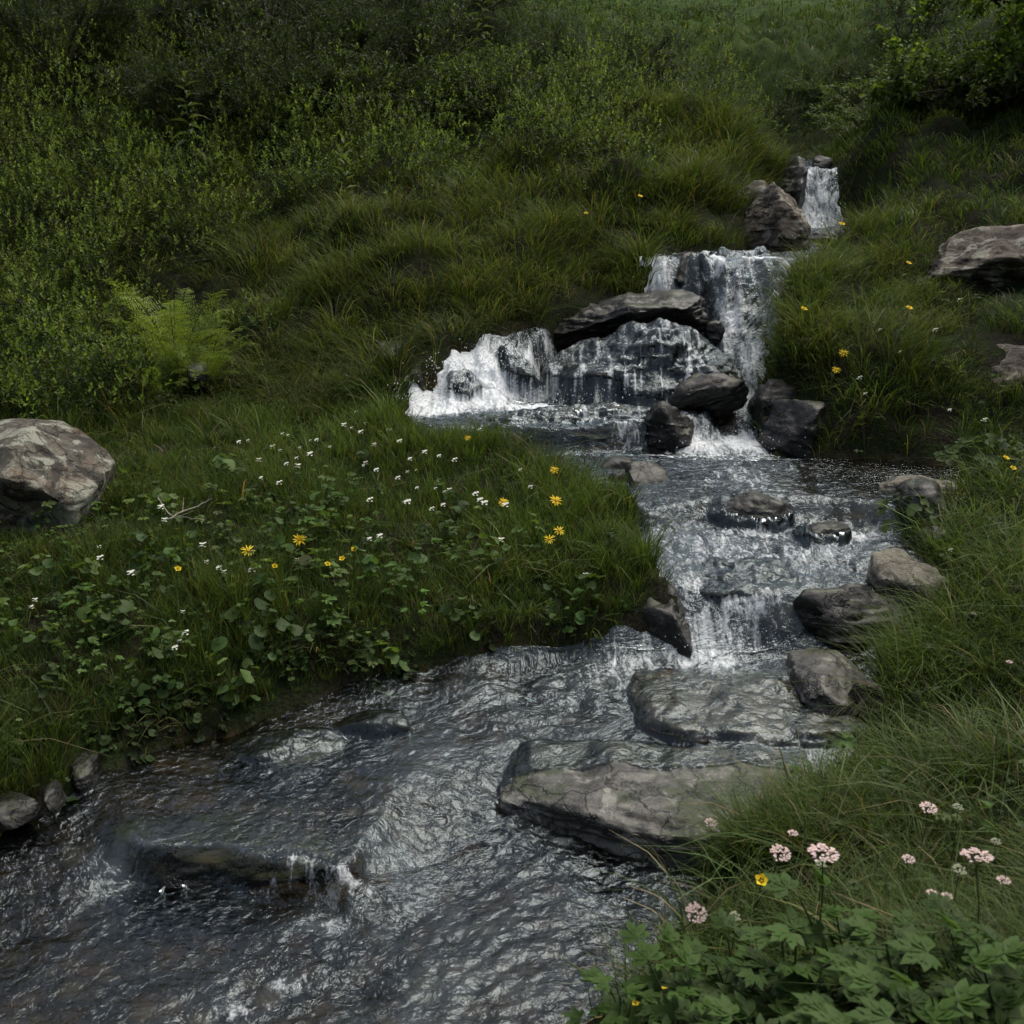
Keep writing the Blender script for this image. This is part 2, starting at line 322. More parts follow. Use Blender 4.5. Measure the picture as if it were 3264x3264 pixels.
M_rock_dry = rock_mat('lichened_rock', (.06, .055, .045), (.18, .17, .14), (.27, .28, .23), .8, .6)
M_rock_pale = rock_mat('pale_rock', (.12, .11, .09), (.30, .285, .24), (.24, .24, .17), .4, 0, 0, 1.6)
M_rock_brown = rock_mat('brown_rock', (.055, .047, .038), (.165, .145, .12), (.23, .225, .19), .65, .35)
M_rock_wet = rock_mat('wet_dark_rock', (.007, .0065, .0055), (.024, .023, .020), (.045, .045, .036), .25, 0, .9, 1.4, .25)
M_rock_slab = rock_mat('wet_grey_slab', (.045, .044, .040), (.16, .157, .14), (.24, .235, .21), .45, 0, 1.2, 1.2, .1)
M_rock_tan = rock_mat('tan_bedrock', (.08, .065, .042), (.23, .20, .15), (.28, .26, .22), .4, .5, .7, .8, .05)

def water_mat():
    m, t, p, out = new_mat('stream_water'); t.nodes.remove(p)
    fl = t.nodes.new('ShaderNodeAttribute'); fl.attribute_name = 'flow'
    fo = t.nodes.new('ShaderNodeAttribute'); fo.attribute_name = 'foam'
    tu = t.nodes.new('ShaderNodeAttribute'); tu.attribute_name = 'rough'
    tc = t.nodes.new('ShaderNodeTexCoord')
    mp = t.nodes.new('ShaderNodeMapping'); mp.inputs['Scale'].default_value = (.8, 1.0, 1); t.links.new(fl.outputs['Vector'], mp.inputs[0])
    na = noise(t, mp.outputs[0], 40, 3, .55, .8); nb = noise(t, tc.outputs['Object'], 95, 3, .6, .6)
    b1 = node(t, 'ShaderNodeBump', Strength=1.0, Distance=.012); t.links.new(na.outputs[0], b1.inputs['Height'])
    nl = noise(t, tc.outputs['Object'], 2.6, 3, .6, .8); rl = ramp(t, nl.outputs[0], [(.34, (.5,) * 3), (.62, (1,) * 3)]); t.links.new(rl.outputs[0], b1.inputs['Strength'])
    ml = t.nodes.new('ShaderNodeMapping'); ml.inputs['Scale'].default_value = (3.2, .5, 1); t.links.new(fl.outputs['Vector'], ml.inputs[0])
    ns = noise(t, ml.outputs[0], 14, 3, .55, .5); b0 = node(t, 'ShaderNodeBump', Strength=.16, Distance=.006); t.links.new(ns.outputs[0], b0.inputs['Height']); t.links.new(b0.outputs[0], b1.inputs['Normal'])
    b2 = node(t, 'ShaderNodeBump', Strength=.2, Distance=.004); t.links.new(nb.outputs[0], b2.inputs['Height']); t.links.new(b1.outputs[0], b2.inputs['Normal'])
    fr = node(t, 'ShaderNodeFresnel', IOR=1.55); t.links.new(b2.outputs[0], fr.inputs['Normal'])
    gl = node(t, 'ShaderNodeBsdfGlossy', Roughness=.07); gl.inputs['Color'].default_value = (.78, .90, .97, 1); t.links.new(b2.outputs[0], gl.inputs['Normal'])
    tp = t.nodes.new('ShaderNodeBsdfTransparent'); tp.inputs['Color'].default_value = (.72, .72, .62, 1)
    # air bubbles and suspended silt make the body of fast water slightly milky
    df = t.nodes.new('ShaderNodeBsdfDiffuse'); df.inputs['Color'].default_value = (.20, .245, .26, 1)
    mb = t.nodes.new('ShaderNodeMixShader'); t.links.new(tu.outputs['Fac'], mb.inputs[0]); t.links.new(tp.outputs[0], mb.inputs[1]); t.links.new(df.outputs[0], mb.inputs[2])
    ms = t.nodes.new('ShaderNodeMixShader'); t.links.new(fr.outputs[0], ms.inputs[0]); t.links.new(mb.outputs[0], ms.inputs[1]); t.links.new(gl.outputs[0], ms.inputs[2])
    # white water in streaks along the flow
    mp2 = t.nodes.new('ShaderNodeMapping'); mp2.inputs['Scale'].default_value = (1, .34, 1); t.links.new(fl.outputs['Vector'], mp2.inputs[0])
    nc = noise(t, mp2.outputs[0], 34, 6, .72, .7); nd = noise(t, tc.outputs['Object'], 70, 4, .7, .5)
    ad = node(t, 'ShaderNodeMath', operation='MULTIPLY_ADD'); t.links.new(nd.outputs[0], ad.inputs[0]); ad.inputs[1].default_value = .45; t.links.new(nc.outputs[0], ad.inputs[2])
    a2 = node(t, 'ShaderNodeMath', operation='ADD'); t.links.new(ad.outputs[0], a2.inputs[0]); t.links.new(fo.outputs['Fac'], a2.inputs[1])
    fr2 = ramp(t, a2.outputs[0], [(.0, (0,0,0)), (1, (1,1,1))])
    mr = node(t, 'ShaderNodeMapRange'); mr.inputs['From Min'].default_value = 1.10; mr.inputs['From Max'].default_value = 1.42; t.links.new(a2.outputs[0], mr.inputs['Value'])
    wd = node(t, 'ShaderNodeBsdfPrincipled', Roughness=.35); wd.inputs['Base Color'].default_value = (.72, .76, .78, 1)
    t.links.new(b2.outputs[0], wd.inputs['Normal'])
    mf = t.nodes.new('ShaderNodeMixShader'); t.links.new(mr.outputs[0], mf.inputs[0]); t.links.new(ms.outputs[0], mf.inputs[1]); t.links.new(wd.outputs[0], mf.inputs[2])
    t.links.new(mf.outputs[0], out.inputs[0])
    return m
M_water = water_mat()

# ------------------------------------------------------------------ ground mesh
def spaced(a, b, s0, grow, maxs):
    r = [a]; s = s0
    while r[-1] < b: r.append(r[-1] + s); s = min(s * grow, maxs)
    return np.array(r)
xs = np.concatenate([-spaced(5.0, 160, .05, 1.12, 8)[::-1], np.arange(-4.96, 4.97, .03), spaced(5.0, 160, .05, 1.12, 8)])
ys = np.concatenate([-spaced(-.9, 130, .05, 1.2, 6)[::-1], np.arange(.95, 10.5, .03), spaced(10.55, 220, .05, 1.035, 6)])
X, Y = np.meshgrid(xs, ys)
Z, D = ground_raw(X, Y)
n, mm_ = X.shape
idx = np.arange(n * mm_).reshape(n, mm_)
F = np.stack([idx[:-1, :-1], idx[:-1, 1:], idx[1:, 1:], idx[1:, :-1]], -1).reshape(-1, 4)
me = mesh_np('ground', np.stack([X, Y, Z], -1).reshape(-1, 3), [F], ground_mat(), smooth=True, attrs={'bed': (sm(.0, -.03, Z - zwater(X, Y)) * (D < .1)).ravel()})
tag(link('ground', me), 'dark mossy earth of the banks, stream bed and grassy mountainside', 'ground', kind='structure')

# ------------------------------------------------------------------ rocks
_ico = {}
def ico(sub):
    if sub not in _ico:
        bm = bmesh.new(); bmesh.ops.create_icosphere(bm, subdivisions=sub, radius=1)
        v = np.array([x.co[:] for x in bm.verts]); f = np.array([[q.index for q in x.verts] for x in bm.faces]); bm.free(); _ico[sub] = (v, f)
    return _ico[sub]
ROCKS = []      # world footprints, to keep plants off
def rock(name, label, cat, box, mat, seed, yf, yb, bury=.12, facets=9, cut=.62, rough=.05, planes=(), rz=0.0, sub=5, pad=0.0, group=None, ztop=None, sq=2.6, tilt=0.0):
    u0, u1, v0, v1 = box
    yc = (yf + yb) / 2
    zt = ztop if ztop is not None else H - k_of(v0) * yb
    zb = min(H - k_of(v1) * yf, zt - .03) - bury
    xa = at_y(u0, (v0 + v1) / 2, yc)[0]; xb = at_y(u1, (v0 + v1) / 2, yc)[0]
    c = np.array([(xa + xb) / 2, yc, (zt + zb) / 2]); rad = np.array([(xb - xa) / 2, (yb - yf) / 2, (zt - zb) / 2])
    v, f = ico(sub); r_ = np.random.default_rng(seed)
    d = v.copy()
    r0 = (np.abs(d) ** sq).sum(1) ** (-1 / sq)           # squarish block
    inv = 1 / r0
    pl = []
    for _ in range(facets + 5):
        nn = r_.normal(size=3); nn[2] *= .6; nn /= np.linalg.norm(nn); pl.append((nn, r_.uniform(cut * .82, cut + .18)))
    for q in planes: nn = np.array(q[:3], float); pl.append((nn / np.linalg.norm(nn), q[3]))
    e = 34.0
    acc = inv ** e
    for nn, dd in pl: acc = acc + (np.maximum(d @ nn, 1e-3) / dd) ** e
    r = acc ** (-1 / e)
    p_ = d * r[:, None]
    # fit back to the measured box
    p_ = (p_ - (p_.max(0) + p_.min(0)) / 2) / ((p_.max(0) - p_.min(0)) / 2)
    mean = float(np.mean(rad)); q = p_ * rad
    s = seed * 1.37
    q2 = q / max(mean, .02)
    nz = fbm(q2[:, 0] * 1.4 + s, q2[:, 1] * 1.4, q2[:, 2] * 2.2, 5, seed % 7, .55)
    lay = np.abs(fbm(q2[:, 0] * .7 + s, q2[:, 1] * .7, q2[:, 2] * 5, 3, seed % 5 + 3)) 
    q = q + d * ((nz * 1.5 - lay * 1.3) * rough * mean)[:, None]
    cz, sz = math.cos(rz), math.sin(rz)
    q = np.stack([q[:, 0] * cz - q[:, 1] * sz, q[:, 0] * sz + q[:, 1] * cz, q[:, 2]], 1)
    ca, sa = math.cos(tilt), math.sin(tilt); q = np.stack([q[:, 0] * ca - q[:, 2] * sa, q[:, 1], q[:, 0] * sa + q[:, 2] * ca], 1)
    q = q * (1 + pad)
    q[:, 2] += 0
    me = mesh_np(name, q, [f], mat, smooth=True)
    try: me.set_sharp_from_angle(angle=R(38))
    except Exception: pass
    o = link(name, me, loc=tuple(c)); tag(o, label, cat, group)
    ROCKS.append((c[0], c[1], rad[0], rad[1], zt, 4 if 'slab' in label else 2))
    return o, q + c, f
WET = []
def wet(*a, **k_):
    r = rock(*a, **k_); WET.append(r); return r
rock('boulder', 'big grey boulder with rusty orange lichen at the left edge of the meadow', 'boulder', (-70,108,408,556), M_rock_dry, 5, 3.7, 4.4, .15, 8, .72, .035,
     planes=((.75,-.1,.65,.78),(-.5,-.3,.75,.82),(.95,-.4,-.1,.86)), sub=6)
wet('flat_rock', 'large flat grey slab with a dark undercut front edge, lower right of the stream', 'rock', (498,815,752,868), M_rock_slab, 11, 2.43, 2.97, .03, 3, 1.1, .05,
    planes=((-.6,-.8,.0,.82),(.7,-.75,.0,.95),(.05,-.05,1,.8)), sub=6, ztop=.125, sq=6)
wet('bedrock_slab', 'tan wet bedrock under thin rippling water above the large flat slab', 'rock', (628,905,650,765), M_rock_tan, 12, 2.86, 3.42, .05, 2, .95, .05, sub=6, ztop=.158, sq=4.5, planes=((.05,-.05,1,.8),))
rock('rock', 'rounded grey brown rock beside the drooping dry grass on the right bank', 'rock', (792,868,655,722), M_rock_slab, 14, 2.98, 3.34, .06, 4, .85, .07, ztop=.235, sq=3.5)
rock('rock', 'small pinkish stone under the drooping dry grass tuft', 'rock', (850,880,690,722), M_rock_brown, 15, 2.95, 3.08, .06, 7, .7, .06, sub=4, ztop=.25)
rock('rock', 'long dark ledge rock holding back the pool on the right of the chute', 'rock', (785,935,600,662), M_rock_wet, 16, 3.36, 3.62, .12, 6, .75, .08, ztop=.375, sq=3.2)
rock('rock', 'pale lichened rock on the end of the dark ledge by the right bank', 'rock', (862,930,580,618), M_rock_pale, 17, 3.45, 3.8, .05, 5, .75, .06, ztop=.42, sq=3.5, rz=.3)
rock('rock', 'dark squarish rock at the corner of the grassy bank left of the chute', 'rock', (636,698,596,660), M_rock_wet, 18, 3.33, 3.62, .12, 7, .75, .06, ztop=.35)
rock('rock', 'low dark hump of rock in the calm water below the falls', 'rock', (618,670,484,508), M_rock_wet, 19, 4.38, 4.58, .08, 7, .65, .06, sub=4, ztop=.545)
rock('rock', 'small dark rock just behind the low hump in the calm water', 'rock', (596,636,476,488), M_rock_wet, 20, 4.62, 4.78, .08, 7, .65, .06, sub=4, ztop=.52)
rock('rock', 'thin dark flat stone at the left foot of the low hump', 'rock', (602,634,490,504), M_rock_wet, 21, 4.42, 4.56, .08, 7, .65, .06, sub=4, ztop=.51)
wet('rock', 'rounded submerged rock pushing up a smooth wave in the middle of the stream', 'rock', (705,792,500,534), M_rock_wet, 22, 4.02, 4.3, .06, 6, .75, .06, ztop=.50)
wet('rock', 'dark submerged rock right of the smooth wave', 'rock', (795,850,520,545), M_rock_wet, 23, 3.86, 4.05, .06, 6, .75, .06, ztop=.45)
wet('rock', 'dark submerged rock under the rapids just above the chute', 'rock', (680,800,545,600), M_rock_wet, 24, 3.5, 3.85, .06, 6, .75, .08, ztop=.385)
rock('rock', 'dark upright block at the right edge of the stream below the pale flat slab', 'rock', (893,945,497,532), M_rock_wet, 25, 3.95, 4.2, .1, 6, .75, .05, ztop=.585)
rock('rock', 'pale flat slab lying at the right edge of the shaded pool', 'rock', (878,965,488,502), M_rock_pale, 26, 4.22, 4.42, .05, 6, .75, .05, ztop=.525)
rock('rock', 'small wet stone in front of the dark upright block', 'rock', (922,952,524,538), M_rock_slab, 27, 3.8, 3.92, .06, 6, .7, .05, sub=4, ztop=.46)
wet('rock_ledge', 'low wet ledge spilling thin trickles at the foot of the falls', 'rock', (462,662,404,455), M_rock_wet, 28, 5.02, 5.40, .12, 4, .95, .09, ztop=.645, sub=6, sq=5, planes=((0,-.85,-.5,.62),(-.9,-.4,0,.8)))
rock('rock', 'dark angular block on the right end of the low wet ledge', 'rock', (638,690,405,452), M_rock_wet, 29, 4.98, 5.28, .12, 5, .72, .07, ztop=.68, rz=.4, sq=4, tilt=-.2)
wet('rock', 'wet dome of rock with a veil of white trickles in the middle of the falls', 'rock', (546,740,333,420), M_rock_wet, 30, 5.42, 6.02, .1, 4, .9, .09,
    planes=((-.55,-.2,.85,.55),(.75,-.2,.7,.72),(.1,-.8,.55,.7)), ztop=.965, sub=6)
rock('rock', 'dark tilted slab leaning under the right side of the wet dome', 'rock', (660,750,362,418), M_rock_wet, 31, 5.28, 5.55, .05, 5, .8, .06, planes=((-.1,-.85,-.5,.6),), ztop=.77, tilt=.33, sq=4)
rock('rock', 'long dark slab above the wet dome with a pale worn top end', 'rock', (538,708,305,352), M_rock_wet, 32, 6.04, 6.5, .0, 5, .9, .08, planes=((0,-.85,-.5,.5),(-.6,-.3,.7,.75)), ztop=1.045, sub=6, sq=4.5, tilt=.12)
rock('rock', 'dark rock added as shade in the hollow, far left foot of the falls', 'rock', (362,420,335,392), M_rock_wet, 86, 5.65, 6.1, .2, 6, .72, .1, planes=((0,-.85,-.4,.6),))  # dark body added to stand in for the shade of the hollow
rock('rock', 'dark block between the two white falls of the middle cascade', 'rock', (664,702,248,300), M_rock_wet, 33, 6.55, 7.0, .15, 7, .7, .07, ztop=1.27)
wet('rock', 'dark stepped rock under the water of the middle cascade', 'rock', (705,815,250,305), M_rock_wet, 34, 6.6, 7.1, .1, 7, .7, .14, ztop=1.25, sub=6, planes=((0,-.8,.6,.6),))
wet('rock', 'dark wet rock under the left splash of the falls, nearer one', 'rock', (438,482,352,395), M_rock_wet, 80, 5.4, 5.6, .1, 7, .68, .1, ztop=.76)
wet('rock', 'dark wet rock under the left splash of the falls, farther one', 'rock', (492,540,340,385), M_rock_wet, 81, 5.6, 5.85, .1, 7, .68, .1, ztop=.86)
wet('rock', 'dark rock at the top left of the middle cascade', 'rock', (700,748,252,282), M_rock_wet, 82, 6.6, 7.05, .1, 6, .75, .1, ztop=1.27, tilt=-.25)
rock('rock', 'small black rock standing out of the middle cascade', 'rock', (728,762,262,284), M_rock_wet, 83, 6.55, 6.75, .1, 7, .66, .08, ztop=1.20, sub=4)
wet('rock', 'dark rock under the right run of the middle cascade', 'rock', (764,815,258,298), M_rock_wet, 84, 6.35, 6.8, .1, 6, .75, .1, ztop=1.19, tilt=.3)
rock('rock', 'low dark rock parting the foam at the foot of the middle cascade', 'rock', (708,758,284,306), M_rock_wet, 35, 6.35, 6.55, .08, 7, .66, .07, ztop=1.09, sub=4)
rock('rock', 'upright dark stone beside the narrow chute right of the falls', 'rock', (742,768,300,318), M_rock_wet, 36, 6.25, 6.42, .12, 7, .66, .07, ztop=1.0, sub=4)
rock('rock', 'small dark stone in the narrow chute right of the long slab', 'rock', (704,724,312,326), M_rock_wet, 37, 6.15, 6.3, .1, 7, .66, .07, ztop=.93, sub=4)
rock('boulder', 'pointed lichened boulder standing in the stream between the two upper falls', 'boulder', (740,812,180,250), M_rock_brown, 38, 7.25, 7.95, .1, 5, .75, .05,
     planes=((.62,-.3,.62,.42),(-.8,-.2,.5,.5),(.1,-.9,.4,.7)), sub=6)
rock('rock', 'brown leaning rock just behind the left side of the pointed boulder', 'rock', (736,766,180,218), M_rock_brown, 39, 8.0, 8.4, .1, 7, .66, .06)
rock('rock', 'flat wet rock under the upper pool right of the pointed boulder', 'rock', (806,862,222,244), M_rock_wet, 40, 7.75, 8.3, .1, 6, .75, .06, ztop=1.365)
rock('rock', 'black wet rock on the left side of the upper waterfall', 'rock', (776,806,164,196), M_rock_wet, 41, 9.3, 9.9, .3, 7, .7, .06, ztop=1.78)
rock('rock', 'small rock on the lip at the left of the upper waterfall', 'rock', (786,804,155,166), M_rock_slab, 42, 9.9, 10.2, .1, 7, .7, .06, sub=4, ztop=1.87)
rock('rock', 'small dark rock on the lip at the right of the upper waterfall', 'rock', (812,832,155,164), M_rock_wet, 43, 9.95, 10.2, .1, 7, .7, .06, sub=4, ztop=1.87)
rock('boulder', 'large pale brown sloping boulder in the grass at the right edge', 'boulder', (928,1075,220,292), M_rock_brown, 45, 5.9, 6.7, .15, 6, .72, .05, planes=((-.6,-.4,.7,.55),), sub=6)
rock('boulder', 'lower brown boulder half hidden in grass at the right edge', 'boulder', (974,1060,340,392), M_rock_brown, 46, 4.95, 5.4, .15, 6, .72, .05, planes=((-.6,-.4,.7,.6),))
rock('rock', 'rounded rock with a wet grey top under the overhanging right bank', 'rock', (756,832,402,455), M_rock_wet, 47, 4.86, 5.2, .1, 6, .7, .05, planes=((-.7,-.5,.5,.6),), ztop=.72)
rock('rock', 'dark rock in the shade above the rounded rock of the right bank', 'rock', (752,800,372,420), M_rock_wet, 48, 5.15, 5.5, .15, 7, .7, .06)
rock('rock', 'dark rock capped with white water at the left foot of the falls', 'rock', (398,432,354,396), M_rock_wet, 49, 5.45, 5.8, .1, 7, .68, .07)
rock('rock', 'small pale block in the earth of the lower left bank', 'rock', (40,62,776,802), M_rock_wet, 50, 2.45, 2.56, .03, 7, .72, .04, sub=4)
rock('rock', 'upright grey rock in the shade of the lower left bank', 'rock', (66,99,745,792), M_rock_wet, 51, 2.62, 2.78, .05, 7, .72, .06)
rock('rock', 'dark stone at the waterline in the lower left corner of the bank', 'rock', (-12,42,785,822), M_rock_wet, 52, 2.42, 2.55, .05, 7, .72, .06, sub=4)
wet('rock', 'smooth wet stone breaking the surface near the left bank', 'rock', (330,412,712,740), M_rock_wet, 53, 2.92, 3.06, .05, 6, .72, .05, sub=4, ztop=.145)
wet('rock', 'dark mossy flat stone left of the smooth wet stone', 'rock', (225,345,722,758), M_rock_wet, 54, 2.78, 2.98, .05, 6, .72, .05, sub=4, ztop=.13)
wet('rock_ledge', 'long dark step of rock under the glassy water, lower left', 'rock', (95,352,852,905), M_rock_wet, 55, 2.35, 2.62, .08, 6, .9, .06, ztop=.078, sq=3.5)
rock('rock', 'grey lichened stone in the shade behind the bright fern', 'rock', (186,212,358,386), M_rock_wet, 56, 5.6, 5.85, .06, 7, .7, .05, sub=4)
for i, (u, v, sz, y, lb) in enumerate([(690,10,7,52,'white stone high on the far hillside, leftmost one'), (704,24,5,46,'small white stone just below the leftmost one on the far hillside'), (798,3,10,55,'pair of white stones at the top middle of the far hillside'),
                       (852,3,14,55,'widest white stone at the top of the far hillside'), (896,22,10,40,'white stone on the far hillside beside the leafy tree'), (846,96,4,16,'small pale stone at the head of the gully')]):
    rock('rock', lb, 'rock', (u - sz, u + sz, v - sz * .6, v + sz * .5), M_rock_pale, 60 + i, y, y + sz * y / FPX * 1.6, .3, 7, .7, .06, sub=3)

# ------------------------------------------------------------------ water mesh
yw = np.concatenate([np.arange(-.5, 1.2, .03), np.arange(1.2, 3.6, .0062), np.arange(3.6, 5.0, .008), np.arange(5.0, 7.2, .0065), np.arange(7.2, 9.4, .02), np.arange(9.4, 10.1, .008), np.arange(10.1, 13, .05)])
NX = 460
Q_ = np.roll(POLY, -1, 0)
xl = np.full(len(yw), 1e9); xr = np.full(len(yw), -1e9)
for (ax, ay), (bx, by) in zip(POLY, Q_):
    c = (np.minimum(ay, by) <= yw + .01) & (np.maximum(ay, by) >= yw - .01)
    tt = np.clip((yw - ay) / (by - ay if abs(by - ay) > 1e-6 else 1e-6), 0, 1); xx = ax + tt * (bx - ax)
    xl = np.where(c, np.minimum(xl, xx), xl); xr = np.where(c, np.maximum(xr, xx), xr)
ok = xl < xr; yw = yw[ok]; xl = np.maximum(xl[ok], -2.2) - .06; xr = np.minimum(xr[ok], 4.5) + .06
S = np.linspace(0, 1, NX)
X = xl[:, None] + (xr - xl)[:, None] * S; Y = np.repeat(yw[:, None], NX, 1)
D = poly_dist(X, Y); Z0 = zwater(X, Y)
turb = np.zeros_like(X); foam = np.zeros_like(X)
e = .02
gy_ = (zwater(X, Y + e) - zwater(X, Y - e)) / (2 * e); gx_ = (zwater(X + e, Y) - zwater(X - e, Y)) / (2 * e)
slope = np.hypot(gx_, gy_)
# drape over the rocks that the water runs over
Zr = np.full(X.shape, -9.0)
for o, q, f in WET:
    bvh = BVHTree.FromPolygons([tuple(a) for a in q], [tuple(int(i) for i in a) for a in f])
    x0, y0 = q[:, 0].min(), q[:, 1].min(); x1, y1 = q[:, 0].max(), q[:, 1].max()
    jj, ii = np.nonzero((X > x0) & (X < x1) & (Y > y0) & (Y < y1))
    down = Vector((0, 0, -1))
    for a, b in zip(jj, ii):
        h = bvh.ray_cast((X[a, b], Y[a, b], 5.0), down)
        if h[0] is not None and h[0].z > Zr[a, b]: Zr[a, b] = h[0].z
def blob(u, v, z, ru, rv_):      # a soft spot on the water round a measured point; radii in metres across / along
    c = at_z(u, v, z); return np.exp(-(((X - c[0]) / ru) ** 2 + ((Y - c[1]) / rv_) ** 2))
# how broken the water is, place by place
for (u, v, z, a, b, tv, fv) in [
    (470,375,.72,.34,.42,1,.85),(455,352,.83,.12,.14,1,1.0),(520,345,.86,.3,.2,1,.75),(430,400,.64,.3,.2,1,.85),(520,398,.64,.35,.12,.8,.75),(600,400,.66,.5,.07,.6,.6),(670,408,.62,.12,.15,.8,.6),
    (745,440,.5,.22,.26,1,.80),(700,432,.55,.2,.25,1,.7),(740,470,.5,.3,.5,.7,.42),(750,400,.6,.1,.3,1,.7),(755,350,.8,.12,.3,1,.6),(735,320,.92,.1,.3,1,.5),
    (648,285,1.08,.15,.35,1,.95),(715,290,1.05,.06,.3,.8,.7),(760,292,1.04,.3,.08,.8,.62),(800,216,1.36,.25,.25,1,.75),(740,256,1.22,.5,.06,.7,.5),(795,270,1.2,.10,.4,.9,.66),(706,268,1.15,.05,.2,.8,.7),
    (720,545,.39,.5,.35,1,.42),(800,555,.38,.5,.3,1,.42),(690,585,.34,.2,.2,1,.45),(740,600,.32,.25,.08,1,.52),(715,625,.25,.2,.12,1,.50),(700,655,.18,.35,.2,1,.52),(640,672,.15,.4,.2,.8,.45),
    (760,520,.44,.3,.1,.8,.5),(860,520,.45,.2,.12,.8,.55),(690,515,.44,.2,.1,.8,.35),
    (345,903,.0,.10,.05,1,.50),(335,925,.0,.12,.05,1,.40),(285,985,.0,.12,.04,1,.42),(240,1010,.0,.1,.06,1,.45),(420,880,.04,.22,.25,.9,.30),(120,862,.06,.08,.05,.8,.32),(300,872,.06,.2,.05,.6,.4),
    (500,760,.1,.4,.3,.8,.2),(600,900,0,.3,.3,.6,.15),(790,790,.1,.12,.1,.9,.5),(805,760,.12,.1,.2,.9,.45),(560,700,.12,.5,.2,.6,.22),(450,1000,0,.4,.2,.6,.12)]:
    g = blob(u, v, z, a, b); turb = np.maximum(turb, tv * g); foam = np.maximum(foam, fv * g)
steep = sm(.25, .9, slope)
turb = np.clip(np.maximum(turb, steep * .8) + .22, 0, 1)
casc = sm(4.9, 5.1, Y)
foam = np.maximum(foam, steep * (.22 + .0 * sm(3.2, 3.5, Y) + .16 * casc * sm(7.0, 6.2, Y) + .3 * fbm(X * 6, Y * 6, 0, 2, 95)))
up = sm(9.3, 9.6, Y); foam = np.maximum(foam, up * (.5 + .35 * fbm(X * 9, Y * 9, 0, 2, 97)) * sm(10.1, 9.9, Y)); foam = np.maximum(foam, .6 * np.exp(-((Y - 9.45) / .3) ** 2))
# arc length along the flow, the texture's second coordinate
dz = np.diff(Z0, axis=0, prepend=Z0[:1]); dyy = np.diff(Y, axis=0, prepend=Y[:1]); arc = np.cumsum(np.hypot(dz, dyy), 0)
# wavelets
wx, wy = X + .05 * fbm(X * 3, Y * 3, 0, 2, 41), arc + .05 * fbm(X * 3, Y * 3, 0, 2, 43)
big = fbm(wx * 5, wy * 4, 0, 3, 51); mid = fbm(wx * 13, wy * 19, 0, 3, 55); r1 = 1 - np.abs(fbm(wx * 10, wy * 14, 0, 3, 58)) * 2
r2 = 1 - np.abs(pn(wx * 26, wy * 38, 0, 61)) * 2
amp = (.35 + .65 * turb) * (.55 + .6 * sm(-.45, .5, fbm(X * 1.7, Y * 2.2, 0, 2, 47)))
Zd = Z0 + amp * (big * .018 + mid * .0065 + r1 * .0045 + r2 * .0020) + fbm(X * 5, Y * 3, 0, 3, 96) * .05 * casc * sm(.1, .6, slope)
spl = np.clip(foam - .35, 0, 1) * sm(0, -.16, D)
Zd = Zd + spl * (np.abs(fbm(X * 22, arc * 16, 0, 3, 71)) * .05 + fbm(X * 9, Y * 9, 0, 2, 75) * .03)
film = .006 + .003 * fbm(X * 30, arc * 20, 0, 2, 81)
edge = sm(.03, -.02, D)
over = (Zr + film > Zd) & (Zr > -5)
# water only climbs a rock where the stream is about to spill over it
limit = Z0 + np.interp(Y, [0, 2.2, 2.66, 2.82, 3.4, 3.5, 4.9, 5.0, 5.35, 5.4, 6.1, 6.5, 7.2], [.0, .0, .0, .12, .10, .05, .05, .04, .04, .5, .5, .3, .3])
can = over & (Zr < limit + fbm(X * 5, Y * 5, 0, 2, 88) * .04 * (Y < 3.4))
Zd = np.where(can, Zr + film, Zd)
veil = can & (Y > 4.95)
sx_ = fbm(X * 26, Y * 1.5, 0, 3, 91)
foam = np.where(veil, np.maximum(foam * .6, .31 + .30 * sx_), foam)
foam = np.where(can & (Y < 4.5), foam * .5, foam)
turb_out = np.where(can, turb * .03, turb ** 2 * .2 * np.clip(.6 + 1.2 * big, 0, 1))
# thin film on the tan bedrock: clear water
for (u, v, z, a, b) in [(760,710,.18,.45,.3),(680,790,.12,.5,.28)]:
    turb_out = turb_out * (1 - .8 * blob(u, v, z, a, b))
V = np.stack([X, Y, Zd], -1).reshape(-1, 3); n_, m_ = X.shape
idx = np.arange(n_ * m_).reshape(n_, m_)
keep = (D[:-1, :-1] < .06) & (D[1:, 1:] < .06)
F = np.stack([idx[:-1, :-1], idx[:-1, 1:], idx[1:, 1:], idx[1:, :-1]], -1)[keep]
used = np.zeros(len(V), bool); used[F.ravel()] = True; remap = np.cumsum(used) - 1
me = mesh_np('water', V[used], [remap[F]], M_water, smooth=True, uv=np.stack([X, arc, X * 0], -1).reshape(-1, 3)[used],
             attrs={'foam': foam.ravel()[used], 'rough': turb_out.ravel()[used]})
tag(link('water', me), 'fast clear mountain stream running in cascades and rapids between the banks', 'stream', kind='structure')

# drops thrown up by the falls
dv, df_ = ico(1)
pts = []
for (u, v, y, su, sy_, sz_, n_) in [(458,366,5.5,.10,.1,.03,260),(500,352,5.6,.15,.1,.025,200),(425,395,5.25,.15,.1,.03,200),(648,275,6.8,.10,.08,.07,180),(740,442,4.95,.14,.08,.025,200),(600,395,5.45,.35,.05,.03,200),(815,212,9.5,.2,.1,.08,160),(330,905,2.3,.06,.04,.01,60),(290,975,2.05,.1,.03,.006,70),(735,640,3.4,.15,.1,.015,120)]:
    c = at_y(u, v, y); pts.append(c + rng.normal(size=(n_, 3)) * (su, sy_, sz_))
pts = np.concatenate(pts); s = .0008 + .0026 * rng.uniform(0, 1, len(pts)) ** 2 * np.clip(pts[:, 1] / 5, .5, 1.5)
V = (dv[None] * s[:, None, None] * (1, 1, 1.4) + pts[:, None]).reshape(-1, 3); F = (df_[None] + (np.arange(len(pts)) * len(dv))[:, None, None]).reshape(-1, 3)
